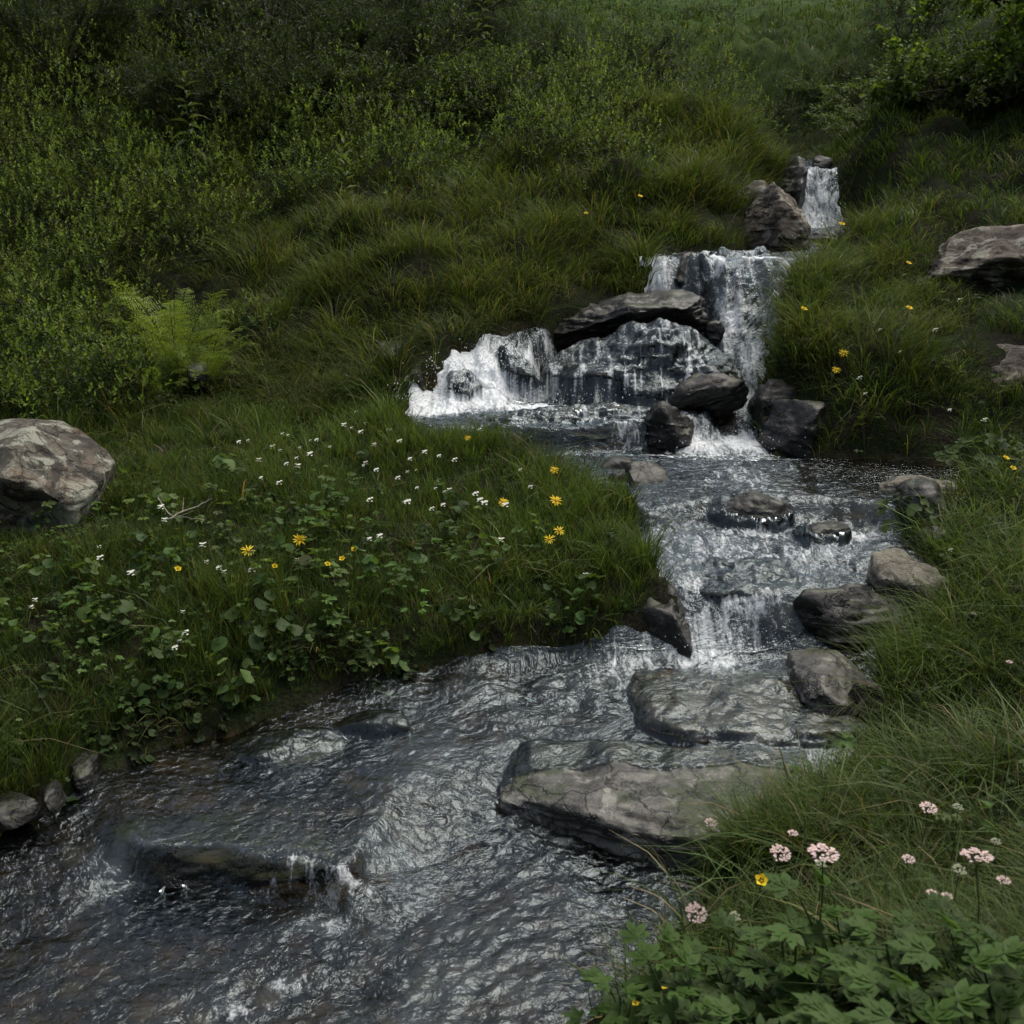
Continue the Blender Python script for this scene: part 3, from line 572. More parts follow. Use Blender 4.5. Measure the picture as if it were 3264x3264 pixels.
m, t, p, o_ = new_mat('spray_drops'); p.inputs['Base Color'].default_value = (.75, .79, .8, 1); p.inputs['Roughness'].default_value = .2
tag(link('spray', mesh_np('spray', V, [F], m, smooth=True)), 'white drops of spray thrown up by the falls', 'spray', kind='stuff')

# ------------------------------------------------------------------ plant geometry
def unit(v): return v / np.maximum(np.linalg.norm(v, axis=-1, keepdims=True), 1e-9)
class Plants:
    def __init__(s): s.V = []; s.F = {}; s.C = []; s.n = 0
    def add(s, V, F, Cc):
        """V (N,k,3) one shape per row; F (m,q) faces of one shape; Cc (N,3) or (N,k,3)"""
        N, k = V.shape[:2]
        f = (F[None] + (s.n + np.arange(N) * k)[:, None, None]).reshape(-1, F.shape[1])
        s.F.setdefault(F.shape[1], []).append(f); s.V.append(V.reshape(-1, 3)); s.n += N * k
        s.C.append((Cc if Cc.ndim == 3 else np.repeat(Cc[:, None], k, 1)).reshape(-1, 3))
    def blades(s, base, h, wd, dirv, curl, col, levels=4, tipgain=1.25):
        N = len(base); t_ = np.linspace(0, 1, levels)[None, :, None]
        up = np.array([0, 0, 1.0]); d3 = np.concatenate([dirv, np.zeros((N, 1))], 1)
        cu = curl[:, None, None]
        c = base[:, None] + h[:, None, None] * (up * (t_ - .55 * cu * t_ ** 2.2) + d3[:, None] * (cu * .9 * t_ ** 1.7 + .08 * t_))
        ang = rng.uniform(0, math.pi, N); side = np.stack([np.cos(ang), np.sin(ang), np.zeros(N)], 1)
        side = side - .6 * d3 * (side * d3).sum(1, keepdims=True); side = unit(side)
        ww = wd[:, None, None] * .5 * np.clip(1.0 - t_ ** 1.6, .08, 1)
        V = np.stack([c - side[:, None] * ww, c + side[:, None] * ww], 2).reshape(N, levels * 2, 3)
        f = np.array([[2*i, 2*i+1, 2*i+3, 2*i+2] for i in range(levels - 1)])
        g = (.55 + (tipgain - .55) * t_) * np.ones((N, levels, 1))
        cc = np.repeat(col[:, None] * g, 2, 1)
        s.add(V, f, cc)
    def leaves(s, base, d, nrm, L, W, col, fold=.25, droop=.15):
        """pointed oval leaf of two halves folded on the midrib: 6 outline points"""
        d = unit(d); sd_ = unit(np.cross(d, nrm)); nn = np.cross(sd_, d)
        N = len(base); L = np.broadcast_to(L, N)[:, None]; W = np.broadcast_to(W, N)[:, None]
        b = base; t1 = base + d * L * .38 ; t2 = base + d * L * .75 - nn * L * droop * .5; tip = base + d * L - nn * L * droop
        upf = nn * W * fold
        V = np.stack([b, t1 + sd_ * W * .5 + upf, t2 + sd_ * W * .32 + upf * .5, tip, t2 - sd_ * W * .32 + upf * .5, t1 - sd_ * W * .5 + upf, (t1 + t2) / 2], 1)
        f = np.array([[0, 1, 2, 6], [2, 3, 4, 6], [0, 6, 4, 5]])
        s.add(V, f, col)
    def diamonds(s, base, d, nrm, L, W, col):
        d = unit(d); sd_ = unit(np.cross(d, nrm)); nn = np.cross(sd_, d); N = len(base)
        L = np.broadcast_to(L, N)[:, None]; W = np.broadcast_to(W, N)[:, None]
        V = np.stack([base, base + d * L * .5 + sd_ * W * .5 + nn * W * .15, base + d * L, base + d * L * .5 - sd_ * W * .5 + nn * W * .15], 1)
        s.add(V, np.array([[0, 1, 2, 3]]), col)
    def rounds(s, base, nrm, rad, col, k=9, notch=True):
        nrm = unit(nrm); a = unit(np.cross(nrm, rng.normal(size=nrm.shape))); b = np.cross(nrm, a); N = len(base)
        th = np.linspace(0, 2 * math.pi, k, endpoint=False)
        rr = np.ones(k); 
        if notch: rr[0] = .35
        rr = rr * rng.uniform(.86, 1.06, (N, k))
        rim = base[:, None] + (a[:, None] * np.cos(th)[None, :, None] + b[:, None] * np.sin(th)[None, :, None]) * (rr * rad[:, None])[..., None] + nrm[:, None] * (rad[:, None] * .18 * np.cos(2 * th)[None])[..., None]
        V = np.concatenate([base[:, None] - nrm[:, None] * rad[:, None, None] * .12, rim], 1)
        f = np.array([[0, i + 1, (i + 1) % k + 1] for i in range(k)])
        s.add(V, f, col)
    def tubes(s, P, r, col, k=4):
        """P (N,m,3) centre lines, r (N,m)"""
        N, m2 = P.shape[:2]; tg = unit(np.gradient(P, axis=1)); ref = np.array([.31, .17, .93]); a = unit(np.cross(tg, ref)); b = np.cross(tg, a)
        th = np.linspace(0, 2 * math.pi, k, endpoint=False)
        V = P[:, :, None] + (a[:, :, None] * np.cos(th)[None, None, :, None] + b[:, :, None] * np.sin(th)[None, None, :, None]) * r[:, :, None, None]
        V = V.reshape(N, m2 * k, 3)
        f = np.array([[i*k+j, i*k+(j+1)%k, (i+1)*k+(j+1)%k, (i+1)*k+j] for i in range(m2 - 1) for j in range(k)])
        s.add(V, f, col)
    def mesh(s, name, mat, smooth=False):
        return mesh_np(name, np.concatenate(s.V), [np.concatenate(f) for f in s.F.values()], mat, col=np.concatenate(s.C), smooth=smooth)

def palette(N, cols, var=.18):
    cols = np.array(cols); i = rng.integers(0, len(cols), N); c = cols[i]
    return np.clip(c * (1 + rng.normal(size=(N, 1)) * var) * (1 + rng.normal(size=(N, 3)) * .06), .002, 1)
def scatter(N, r0, r1, th=36, pw=1.0):
    t_ = rng.uniform(0, 1, N) ** pw; r = r0 * (r1 / r0) ** t_; a = R(1) * rng.uniform(-th, th, N)
    x, y = r * np.sin(a), r * np.cos(a)
    z = gz(x, y); p = np.stack([x, y, z], 1); return p
def clear(p, margin=.0, rocks=True):
    ok = gd(p[:, 0], p[:, 1]) > margin
    if rocks:
        for cx, cy, rx, ry, zt, pw_ in ROCKS:
            kx = .86 if pw_ == 2 else .97
            ok &= ((((p[:, 0] - cx) / (rx * kx)) ** pw_ + ((p[:, 1] - cy) / (ry * kx)) ** pw_) > 1) | (p[:, 2] > zt + .02)
    return ok
def uv(p): return project(p)
def in_zone(U, V, u0, u1, v0, v1, soft=30):
    return sm(u0 - soft, u0 + soft, U) * sm(u1 + soft, u1 - soft, U) * sm(v0 - soft, v0 + soft, V) * sm(v1 + soft, v1 - soft, V)

G_MEADOW = [(.070,.110,.022),(.085,.125,.028),(.055,.090,.022),(.10,.135,.035)]
G_SLOPE = [(.070,.098,.026),(.088,.115,.032),(.055,.080,.024),(.12,.135,.055)]
_w = lambda P: [(r * .84, g * .86, b * .95) for r, g, b in P]
G_MEADOW = _w([(r * 1.12, g * 1.12, b) for r, g, b in G_MEADOW]); G_SLOPE = _w([(r * 1.12, g * 1.12, b) for r, g, b in G_SLOPE])
DRY = [(.19,.16,.08),(.15,.13,.06)]
def tufts(name, label, N, r0, r1, pw, blades, hgt, wid, curl, spread, cols, keepf, dryp=.06, th=36, down=.6, levels=4, gaps=True):
    p = scatter(N, r0, r1, th, pw); p = p[clear(p, .015)]
    U, V = uv(p); gap = sm(-.40, -.12, fbm(p[:, 0] * 3.1, p[:, 1] * 3.1, 0, 2, 111)) if gaps else 1
    p = p[rng.uniform(0, 1, len(p)) < keepf(U, V, p) * gap]
    n0 = len(p); r = np.hypot(p[:, 0], p[:, 1])
    vig = np.clip(1 + .8 * fbm(p[:, 0] * 2.2, p[:, 1] * 2.2, 0, 3, 101), .35, 1.9)
    hue = fbm(p[:, 0] * .9, p[:, 1] * .9, 0, 3, 105)
    cb = palette(n0, cols, .15) * (1 + .35 * hue[:, None]); 
    P = np.repeat(p, blades, 0); n1 = len(P); rr = np.repeat(r, blades)
    a = rng.uniform(0, 2 * math.pi, n1); q = np.sqrt(rng.uniform(0, 1, n1)) * spread * np.clip(rr / 4, .8, 3)
    P[:, 0] += np.cos(a) * q; P[:, 1] += np.sin(a) * q; P[:, 2] = gz(P[:, 0], P[:, 1]) - .01
    dx, dy = downhill(P[:, 0], P[:, 1]); dv2 = np.stack([np.cos(a) * .7 + np.clip(dx, -1.5, 1.5) * down * 1.6, np.sin(a) * .7 + np.clip(dy, -1.5, 1.5) * down * 1.6], 1) + rng.normal(size=(n1, 2)) * .35
    mg = np.linalg.norm(dv2, axis=1, keepdims=True); dv2 = dv2 / np.maximum(mg, .4)
    h = hgt * np.repeat(vig, blades) * rng.uniform(.45, 1.25, n1); wd = np.maximum(wid, rr * .00085) * rng.uniform(.6, 1.3, n1)
    cu = np.clip(curl * rng.uniform(.5, 1.5, n1) , 0, 1.35)
    col = np.repeat(cb, blades, 0) * (1 + rng.normal(size=(n1, 1)) * .22)
    dr = rng.uniform(0, 1, n1) < dryp; col[dr] = palette(dr.sum(), DRY, .2)
    ok = gd(P[:, 0], P[:, 1]) > -.04
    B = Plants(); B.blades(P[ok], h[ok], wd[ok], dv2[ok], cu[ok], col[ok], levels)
    return tag(link(name, B.mesh(name, M_grass)), label, 'grass', kind='stuff')
def shrubby(U, V):    # where the dwarf shrubs cover the slope
    z = np.maximum.reduce([in_zone(U, V, -200, 240, 60, 345), in_zone(U, V, -200, 130, 345, 420), in_zone(U, V, 240, 470, 110, 200) * .8, in_zone(U, V, 540, 660, 95, 185), in_zone(U, V, 470, 560, 100, 160) * .6,
                           in_zone(U, V, 640, 760, 70, 130) * .7, in_zone(U, V, 780, 880, 60, 125)])
    return z
left = lambda U, V: (sm(640, 560, U) * (V > 340))
rng = np.random.default_rng(11)
tufts('meadow_grass', 'fine green grass of the near left meadow', 20000, 2.3, 6.0, 1.0, 14, .115, .0028, .45, .03, G_MEADOW,
      lambda U, V, p: ((p[:, 0] < .75) & (p[:, 1] < 5.6)) * np.where(in_zone(U, V, -50, 560, 560, 760) > .4, .75, .95), .05, th=40, down=.3, gaps=False)
tufts('slope_grass', 'long drooping grass on the steep left slope', 13000, 5.2, 12, .85, 18, .22, .0045, .85, .05, G_SLOPE,
      lambda U, V, p: (p[:, 0] < 2.3) * (p[:, 1] > 5.3) * (1 - .72 * shrubby(U, V)), .05, down=.75)
tufts('bank_grass', 'long green grass hanging over the right bank', 19000, 1.6, 12, .9, 15, .17, .0034, .75, .035, G_MEADOW + G_MEADOW[:3] + G_SLOPE[:3],
      lambda U, V, p: ((p[:, 0] > .12) & (U > 640)) * 1.0, .03, th=38, down=.3)
tufts('broad_grass', 'tussocks of broader arching grass blades on both banks', 1500, 1.8, 9, .9, 16, .22, .0062, .95, .03, [(.075,.11,.03),(.10,.13,.045),(.055,.085,.025)],
      lambda U, V, p: (gd(p[:, 0], p[:, 1]) > .02) * np.where((p[:, 0] < .5) & (p[:, 1] < 5), .3, .8), .12, th=38, down=.3, gaps=False)
tufts('hill_grass', 'short grass of the distant hillside', 17000, 11, 60, .9, 8, .19, .012, .9, .12, [(.045,.075,.02),(.035,.058,.017),(.06,.09,.024)],
      lambda U, V, p: np.ones(len(p)), .04, th=34, levels=3)

# ------------------------------------------------------------------ dwarf shrub cover, herbs and ground leaves (nobody could count them)
def cushions(name, label, N, r0, r1, pw, keepf, rad, hh, per, leafL, leafW, cols, tipc, th=34, stem=False):
    p = scatter(N, r0, r1, th, pw); p = p[clear(p, .04)]; U, V = uv(p); p = p[rng.uniform(0, 1, len(p)) < keepf(U, V, p)]
    n0 = len(p); r = np.hypot(p[:, 0], p[:, 1]); Rd = rad * rng.uniform(.5, 1.5, n0) * np.clip(r / 8, .7, 2.2); Hh = hh * rng.uniform(.5, 1.5, n0) * np.clip(r / 8, .7, 1.6)
    hue = palette(n0, cols, .22)
    # shoots stand over each cushion, every shoot a little rosette of leaves
    sh = max(6, per // 6); P = np.repeat(p, sh, 0); n1 = len(P); rr = np.repeat(r, sh); Rq = np.repeat(Rd, sh); Hq = np.repeat(Hh, sh)
    a = rng.uniform(0, 2 * math.pi, n1); q = np.sqrt(rng.uniform(0, 1, n1)) * .98
    x = P[:, 0] + np.cos(a) * q * Rq; y = P[:, 1] + np.sin(a) * q * Rq
    lump = np.clip(1 + .7 * fbm(x * 5, y * 5, 0, 2, 121), .3, 1.8)
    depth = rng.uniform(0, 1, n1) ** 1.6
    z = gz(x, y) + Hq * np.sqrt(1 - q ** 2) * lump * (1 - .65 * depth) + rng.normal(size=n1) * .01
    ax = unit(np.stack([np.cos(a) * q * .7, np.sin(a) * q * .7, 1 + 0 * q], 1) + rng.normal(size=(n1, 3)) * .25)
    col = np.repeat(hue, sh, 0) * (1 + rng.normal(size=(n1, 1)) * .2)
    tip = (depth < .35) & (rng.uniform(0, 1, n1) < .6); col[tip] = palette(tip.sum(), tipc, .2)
    k_ = 7; L = np.repeat(np.maximum(leafL, rr * .0019), k_) * rng.uniform(.6, 1.3, n1 * k_); AX = np.repeat(ax, k_, 0)
    off = np.tile(np.arange(k_) / (k_ - 1), n1); th_ = np.tile(np.arange(k_) * 2.4, n1) + np.repeat(a, k_)
    e1 = unit(np.cross(AX, np.array([.2, .9, .1]))); e2 = np.cross(AX, e1); rad_ = e1 * np.cos(th_)[:, None] + e2 * np.sin(th_)[:, None]
    d = unit(rad_ * (1.1 - .7 * off)[:, None] + AX * (.35 + .7 * off)[:, None]); base = np.repeat(np.stack([x, y, z], 1), k_, 0) + AX * (off * L * 1.6)[:, None]
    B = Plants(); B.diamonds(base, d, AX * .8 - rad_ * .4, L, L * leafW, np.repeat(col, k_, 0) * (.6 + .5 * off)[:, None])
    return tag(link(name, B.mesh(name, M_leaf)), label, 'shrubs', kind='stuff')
rng = np.random.default_rng(12)
cushions('dwarf_shrubs', 'low yellow green dwarf shrubs covering the left slope', 1500, 5.0, 13, .8, lambda U, V, p: shrubby(U, V) * (p[:, 0] < 3) * (V > 40) * (1 - in_zone(U, V, 125, 235, 262, 372, 12)) * np.where(U > 500, .75, 1), .24, .38, 620, .023, .5,
         [(.04,.06,.016),(.06,.085,.02),(.024,.04,.012),(.075,.105,.024)], [(.18,.25,.05),(.14,.195,.042)])
cushions('heath_cover', 'dark low heath and leafy scrub over the upper slopes and hillside', 1500, 8.5, 45, .8, lambda U, V, p: np.where(p[:, 1] < 15, sm(150, 90, V) * .9, .10) * np.where(U > 660, .6, 1), .26, .22, 200, .018, .55,
         [(.022,.038,.014),(.03,.05,.017),(.04,.065,.02)], [(.08,.115,.03),(.06,.09,.026)])
cushions('bank_shrubs', 'small leafy growth among the grass on the right bank', 900, 3.0, 12, .8, lambda U, V, p: (U > 760) * .6, .12, .09, 90, .014, .55,
         [(.055,.08,.022),(.07,.10,.026)], [(.11,.145,.04)])
cushions('boulder_shrubs', 'bright low shrubs growing round the big left boulder', 420, 3.6, 6.5, 1, lambda U, V, p: np.maximum(in_zone(U, V, -40, 160, 385, 500, 15), in_zone(U, V, 105, 175, 400, 560, 12)) , .08, .10, 150, .014, .55,
         [(.05,.072,.016),(.04,.058,.014)], [(.10,.13,.024)])

def herbs(name, label, N, r0, r1, keepf, rad, hgt, cols, per=7, th=38, kind='round'):
    p = scatter(N, r0, r1, th, 1); p = p[clear(p, -.02)]; U, V = uv(p); p = p[rng.uniform(0, 1, len(p)) < keepf(U, V, p)]
    n0 = len(p); P = np.repeat(p, per, 0); n1 = len(P); sc_ = np.repeat(.5 + 1.5 * rng.uniform(0, 1, n0) ** 2, per)
    a = rng.uniform(0, 2 * math.pi, n1); q = rng.uniform(.1, 1, n1) * rad * 3.2 * sc_
    B = Plants(); x = P[:, 0] + np.cos(a) * q; y = P[:, 1] + np.sin(a) * q
    g0 = gz(x, y); h = hgt * sc_ * rng.uniform(.3, 1.2, n1)
    zz = np.maximum(g0, P[:, 2] - .04) + h
    col = np.repeat(palette(n0, cols, .2), per, 0) * (1 + rng.normal(size=(n1, 1)) * .15)
    nr = np.stack([np.cos(a) * .5, np.sin(a) * .5, 1 + 0 * a], 1) + rng.normal(size=(n1, 3)) * .28
    rd = rad * sc_ * rng.uniform(.6, 1.3, n1); c = np.stack([x, y, zz], 1)
    if kind == 'round': B.rounds(c, nr, rd, col)
    else:
        for j in range(5):
            b2 = a + (j - 2) * .62; d = np.stack([np.cos(b2), np.sin(b2), rng.uniform(-.1, .3, n1)], 1)
            B.leaves(c, d, nr, rd * (1.5 - .22 * abs(j - 2)), rd * .62, col)
    st_ = np.stack([P, (P + c) / 2 + [0, 0, .2 * hgt], c], 1); B.tubes(st_, np.full((n1, 3), .0009) * np.clip(P[:, 1:2] / 3, 1, 3), col * .9, 3)
    return tag(link(name, B.mesh(name, M_leaf)), label, 'leafy plants', kind='stuff')
rng = np.random.default_rng(13)
herbs('herb_leaves', 'broad rounded herb leaves scattered through the left meadow', 1500, 2.4, 4.6, lambda U, V, p: (p[:, 0] < .7) * np.maximum(in_zone(U, V, -80, 420, 530, 750, 40) * .75, in_zone(U, V, 0, 640, 440, 660, 30) * .3), .013, .07,
      [(.055,.095,.026),(.04,.07,.02),(.085,.135,.04)])
herbs('bank_leaves', 'small round leaves crowding the rim of the left bank', 1500, 2.5, 3.8, lambda U, V, p: (p[:, 0] < .6) * (gd(p[:, 0], p[:, 1]) < .17) * (.3 + .6 * in_zone(U, V, 120, 320, 600, 760)), .012, .03,
      [(.04,.065,.022),(.03,.05,.018)])
herbs('lobed_leaves', 'lobed lady mantle leaves among the left meadow grass', 1100, 2.5, 4.4, lambda U, V, p: (p[:, 0] < .7) * np.maximum(in_zone(U, V, -80, 350, 500, 720, 40) * .8, in_zone(U, V, 200, 620, 540, 640, 30) * .35), .015, .085,
      [(.07,.12,.03),(.095,.15,.04)], 6, kind='lobed')
herbs('right_bank_leaves', 'leafy herbs among the grass of the right bank', 900, 2.0, 7, lambda U, V, p: (U > 770) * (p[:, 0] > .5) * .5, .014, .07,
      [(.04,.065,.02),(.055,.085,.025)], 5, kind='lobed')

# ------------------------------------------------------------------ single plants
def vec(*a): return np.array(a, float)
def place(o, u, v, y=None, dz=0):
    """stand a plant on the ground where the line of sight through the measured foot meets it"""
    if y is None:
        for yy in np.arange(1.2, 16, .02):
            q = at_y(u, v, yy)
            if float(gz(np.array([q[0]]), np.array([q[1]]))[0]) > q[2]: break
        y = yy
    q = at_y(u, v, y); z = float(gz(np.array([q[0]]), np.array([q[1]]))[0]); o.location = (q[0], q[1], z + dz - .005); return q, z
def empty(name): 
    o = bpy.data.objects.new(name, None); o.empty_display_size = .05; C.objects.link(o); return o
def copy_tree(o, parent=None):
    c = o.copy(); C.objects.link(c); c.parent = parent
    for ch in [q for q in bpy.data.objects if q.parent == o]: copy_tree(ch, c)
    return c
class Proto:
    def __init__(s, root): s.root = root; s.used = False; s.kids = [q for q in bpy.data.objects if q.parent == root]; s.sub = {k_: [q for q in bpy.data.objects if q.parent == k_] for k_ in s.kids}
    def get(s):
        if not s.used: s.used = True; return s.root
        r = s.root.copy(); C.objects.link(r)
        for k_ in s.kids:
            c = k_.copy(); C.objects.link(c); c.parent = r
            for g in s.sub[k_]: d = g.copy(); C.objects.link(d); d.parent = c
        return r
def col1(c, N, var=.12): return palette(N, [c], var)
rng = np.random.default_rng(14)
# yellow daisy-like flower
def yellow_flower(kind):
    root = empty('yellow_flower'); h = .12
    B = Plants(); z = np.linspace(0, h, 5); P = np.stack([.01 * (z / h) ** 2, 0 * z, z], 1)[None]; B.tubes(P, np.full((1, 5), .0011), np.array([[.05,.08,.02]]), 5)
    B.leaves(np.array([[0,0,.03],[0,0,.05]]), np.array([[.6,.2,.5],[-.6,.1,.5]]), np.array([[0,0,1.],[0,0,1]]), .035, .012, np.array([[.05,.085,.02]] * 2))
    link('stem', B.mesh('stem', M_leaf), root)
    top = vec(.01, 0, h); tilt = vec(.1, -.55, 1); tilt /= np.linalg.norm(tilt)
    a = unit(np.cross(tilt, vec(1, .2, 0))); b = np.cross(tilt, a)
    n_ = {'daisy': 18, 'ragged': 11, 'small': 5}[kind]; Lp = {'daisy': .021, 'ragged': .023, 'small': .010}[kind]
    th = np.linspace(0, 2 * math.pi, n_, endpoint=False) + rng.normal(size=n_) * .12
    d = a * np.cos(th)[:, None] + b * np.sin(th)[:, None] + tilt * (rng.uniform(-.1, .35, n_)[:, None] if kind != 'small' else .7)
    B = Plants(); B.leaves(top + d * .004, d, np.repeat(tilt[None], n_, 0), Lp * rng.uniform(.85, 1.1, n_), {'daisy': .0055, 'ragged': .005, 'small': .012}[kind], col1((.80,.58,.02), n_, .08), .1, .12)
    link('petals', B.mesh('petals', M_petal), root)
    v, f = ico(2); rr = .0062 if kind != 'small' else .003
    B = Plants(); q = v * rr; q = q[:, :1] * a + q[:, 1:2] * b + q[:, 2:] * tilt * .55 + top + tilt * .002
    B.add(q[None], f, np.array([[.62,.34,.01]])); link('flower_centre', B.mesh('flower_centre', M_petal), root)
    return Proto(root)
PY = {'daisy': yellow_flower('daisy'), 'ragged': yellow_flower('ragged'), 'small': yellow_flower('small')}
def put(proto, u, v, label, cat, group, hgt=.12, sc_=1.0, y=None, rz=None, tilt=0):
    """(u,v) is the measured flower head; the foot is on the ground below it"""
    best = None
    if y is None:
        best = 12.0
        for yy in np.arange(1.15, 14, .02):
            q = at_y(u, v, yy)
            if float(gz(q[:1], q[1:2])[0]) + hgt * sc_ * .97 > q[2]: best = yy; break
        y = best
    q = at_y(u, v, y); o = proto.get(); a_ = rng.uniform(-.5, .5) if rz is None else rz; hh_ = hgt * sc_
    o.location = (q[0] - math.sin(a_) * math.sin(tilt) * hh_, q[1] + math.cos(a_) * math.sin(tilt) * hh_, q[2] - math.cos(tilt) * hh_); o.scale = (sc_,) * 3; o.rotation_euler = (tilt, 0, a_)
    tag(o, label, cat, group); return o
for u, v, k_, s_, lb in [(296,540,'daisy',1.25,'fully open yellow daisy, the largest bloom on the left meadow'), (245,551,'ragged',1.15,'ragged yellow flower left of the largest open daisy'),
    (352,550,'small',1.2,'orange yellow bud in the middle meadow, uppermost of three in a short row'), (340,559,'small',1.1,'orange yellow bud between its two neighbours of the short row'), (325,565,'small',1.0,'lowest yellow bud of the short row of three'),
    (272,567,'small',1.0,'yellow bud under the ragged yellow flower'), (175,570,'small',1.1,'orange bud among leaves below the left boulder'),
    (501,502,'daisy',1.0,'yellow daisy among the white flowers near the meadow tip'), (553,501,'daisy',1.25,'large yellow daisy on the tip of the meadow above the stream'), (552,470,'daisy',1.0,'yellow daisy highest on the meadow tip beside the pool'),
    (557,531,'ragged',1.0,'upper of two drooping yellow flowers low on the meadow tip'), (547,539,'ragged',1.0,'lower of two drooping yellow flowers low on the meadow tip'),
    (466,438,'daisy',.8,'small yellow daisy by the foot of the falls'), (841,353,'daisy',1.2,'upper yellow daisy on the right bank beside the falls'), (834,370,'daisy',1.1,'lower yellow daisy on the right bank beside the falls'),
    (638,197,'small',1.6,'yellow dot of a flower on the grassy mound left of the pointed boulder'), (584,214,'small',1.4,'pale yellow flower lower on the grassy mound'), (801,310,'small',1.6,'tiny yellow flower at the rim of the right bank by the chute'),
    (906,309,'small',1.6,'yellow flower below the large sloping boulder'), (906,264,'small',1.6,'yellow flower just left of the large sloping boulder'), (839,225,'small',1.8,'yellow green bloom beside the upper pool'),
    (756,880,'small',1.35,'bright yellow globe flower nearest the flat grey slab'), (659,985,'small',1.1,'yellow bloom low in the leafy foreground'), (632,1002,'small',.8,'tiny yellow bloom at the left edge of the leafy foreground'), (685,958,'small',.8,'small yellow bloom above the leafy foreground'),
    (1003,459,'small',1.3,'left of two yellow flowers above the right pool'), (1010,469,'small',1.2,'right of two yellow flowers above the right pool')]:
    put(PY[k_], u, v, lb, 'flower', 'yellow flowers on the banks', .12, s_ * .86)
# small white flower heads
def white_flower():
    root = empty('white_flower'); h = .10; B = Plants(); z = np.linspace(0, h, 4)
    B.tubes(np.stack([0 * z, 0 * z, z], 1)[None], np.full((1, 4), .0008), np.array([[.05,.075,.02]]), 4)
    link('stem', B.mesh('stem', M_leaf), root)
    B = Plants(); n_ = 9; c = np.stack([rng.normal(size=n_) * .0065, rng.normal(size=n_) * .0065, h + rng.uniform(-.006, .007, n_)], 1)
    for j in range(4):
        th = j * math.pi / 2 + rng.uniform(0, 1, n_); d = np.stack([np.cos(th), np.sin(th), .25 + 0 * th], 1)
        B.diamonds(c, d, np.repeat([[0, -.3, 1.]], n_, 0), .0050, .0042, col1((.78,.78,.74), n_, .05))
    link('petals', B.mesh('petals', M_petal), root); return Proto(root)
PW = white_flower()
WF = {'meadow': [(352,428),(361,432),(391,430),(283,434),(240,442),(258,460),(262,478),(279,483),(310,454),(300,448),(400,441),(410,459),(345,425),(375,445),(398,478),(407,472),(377,470),(366,463),(330,447),(316,440),(273,447),(297,466),(287,464),(425,452),(440,456),(455,460),(475,494),(480,500),(486,503),(450,490),(417,488),(408,502),(370,500),(431,509),(444,505),(356,412)],
      'boulder': [(162,507),(165,520),(203,545),(100,547),(101,558),(131,573),(207,562),(219,568),(224,572),(253,570),(298,560)],
      'low': [(184,612),(185,633),(180,641),(176,648),(33,607),(35,600),(370,539),(381,536),(501,540)],
      'tip': [(531,487),(506,505),(521,470),(480,430),(585,575)],
      'right': [(808,340),(951,550),(866,394),(860,378),(906,275),(960,300),(935,330),(880,330),(900,352),(950,410),(985,420)]}
WL = {'meadow': 'small white flower cluster in the grass of the middle left meadow', 'boulder': 'small white flower cluster among leaves below the left boulder', 'low': 'small white flower cluster low on the left meadow near the bank',
      'tip': 'small white flower on the tip of the left meadow', 'right': 'tiny white flower in the grass of the right bank'}
for k_, L_ in WF.items():
    for u, v in L_:
        put(PW, u + rng.normal() * .5, v, WL[k_], 'flower', {'meadow': 'white flowers of the middle meadow', 'boulder': 'white flowers below the boulder', 'low': 'white flowers near the bank', 'tip': 'white flowers on the meadow tip', 'right': 'white flowers of the right bank'}[k_], .10, rng.uniform(.7, 1.25), tilt=rng.uniform(-.25, .35))
        if k_ == 'meadow' and rng.uniform() < .45:
            put(PW, u + rng.normal() * 7, v + rng.normal() * 3, WL[k_], 'flower', 'white flowers of the middle meadow', .10, rng.uniform(.5, .8))
rng = np.random.default_rng(15)
# pink umbels
def umbel(c1, dome, n_=46, R_=.019):
    root = empty('umbel_flower'); h = .22; B = Plants(); z = np.linspace(0, h, 5)
    B.tubes(np.stack([.012 * np.sin(z * 12), 0 * z, z], 1)[None], np.linspace(.0016, .001, 5)[None], np.array([[.06,.075,.03]]), 5)
    top = vec(.012 * math.sin(h * 12), 0, h)
    a = np.linspace(0, 2 * math.pi, 9, endpoint=False); e_ = top + np.stack([np.cos(a) * R_ * .7, np.sin(a) * R_ * .7, 0 * a + .012], 1)
    B.tubes(np.stack([np.repeat(top[None], 9, 0), (top + e_) / 2 + [0, 0, .001], e_], 1), np.full((9, 3), .0005), np.repeat([[.06,.08,.03]], 9, 0), 3)
    link('stem', B.mesh('stem', M_leaf), root)
    B = Plants(); a = rng.uniform(0, 2 * math.pi, n_); q = np.sqrt(rng.uniform(0, 1, n_)); c = top + np.stack([np.cos(a) * q * R_, np.sin(a) * q * R_, .013 + dome * (1 - q ** 2) + rng.normal(size=n_) * .0012], 1)
    for j in range(5):
        th = j * 1.2566 + rng.uniform(0, 1, n_); d = np.stack([np.cos(th), np.sin(th), .3 + 0 * th], 1)
        B.diamonds(c, d, np.repeat([[0, -.2, 1.]], n_, 0), .0028, .0024, col1(c1, n_, .15))
    link('petals', B.mesh('petals', M_petal), root); return Proto(root)
PP = umbel((.76,.60,.61), .005, 80); PG = umbel((.34,.37,.26), .006, 40, .013)
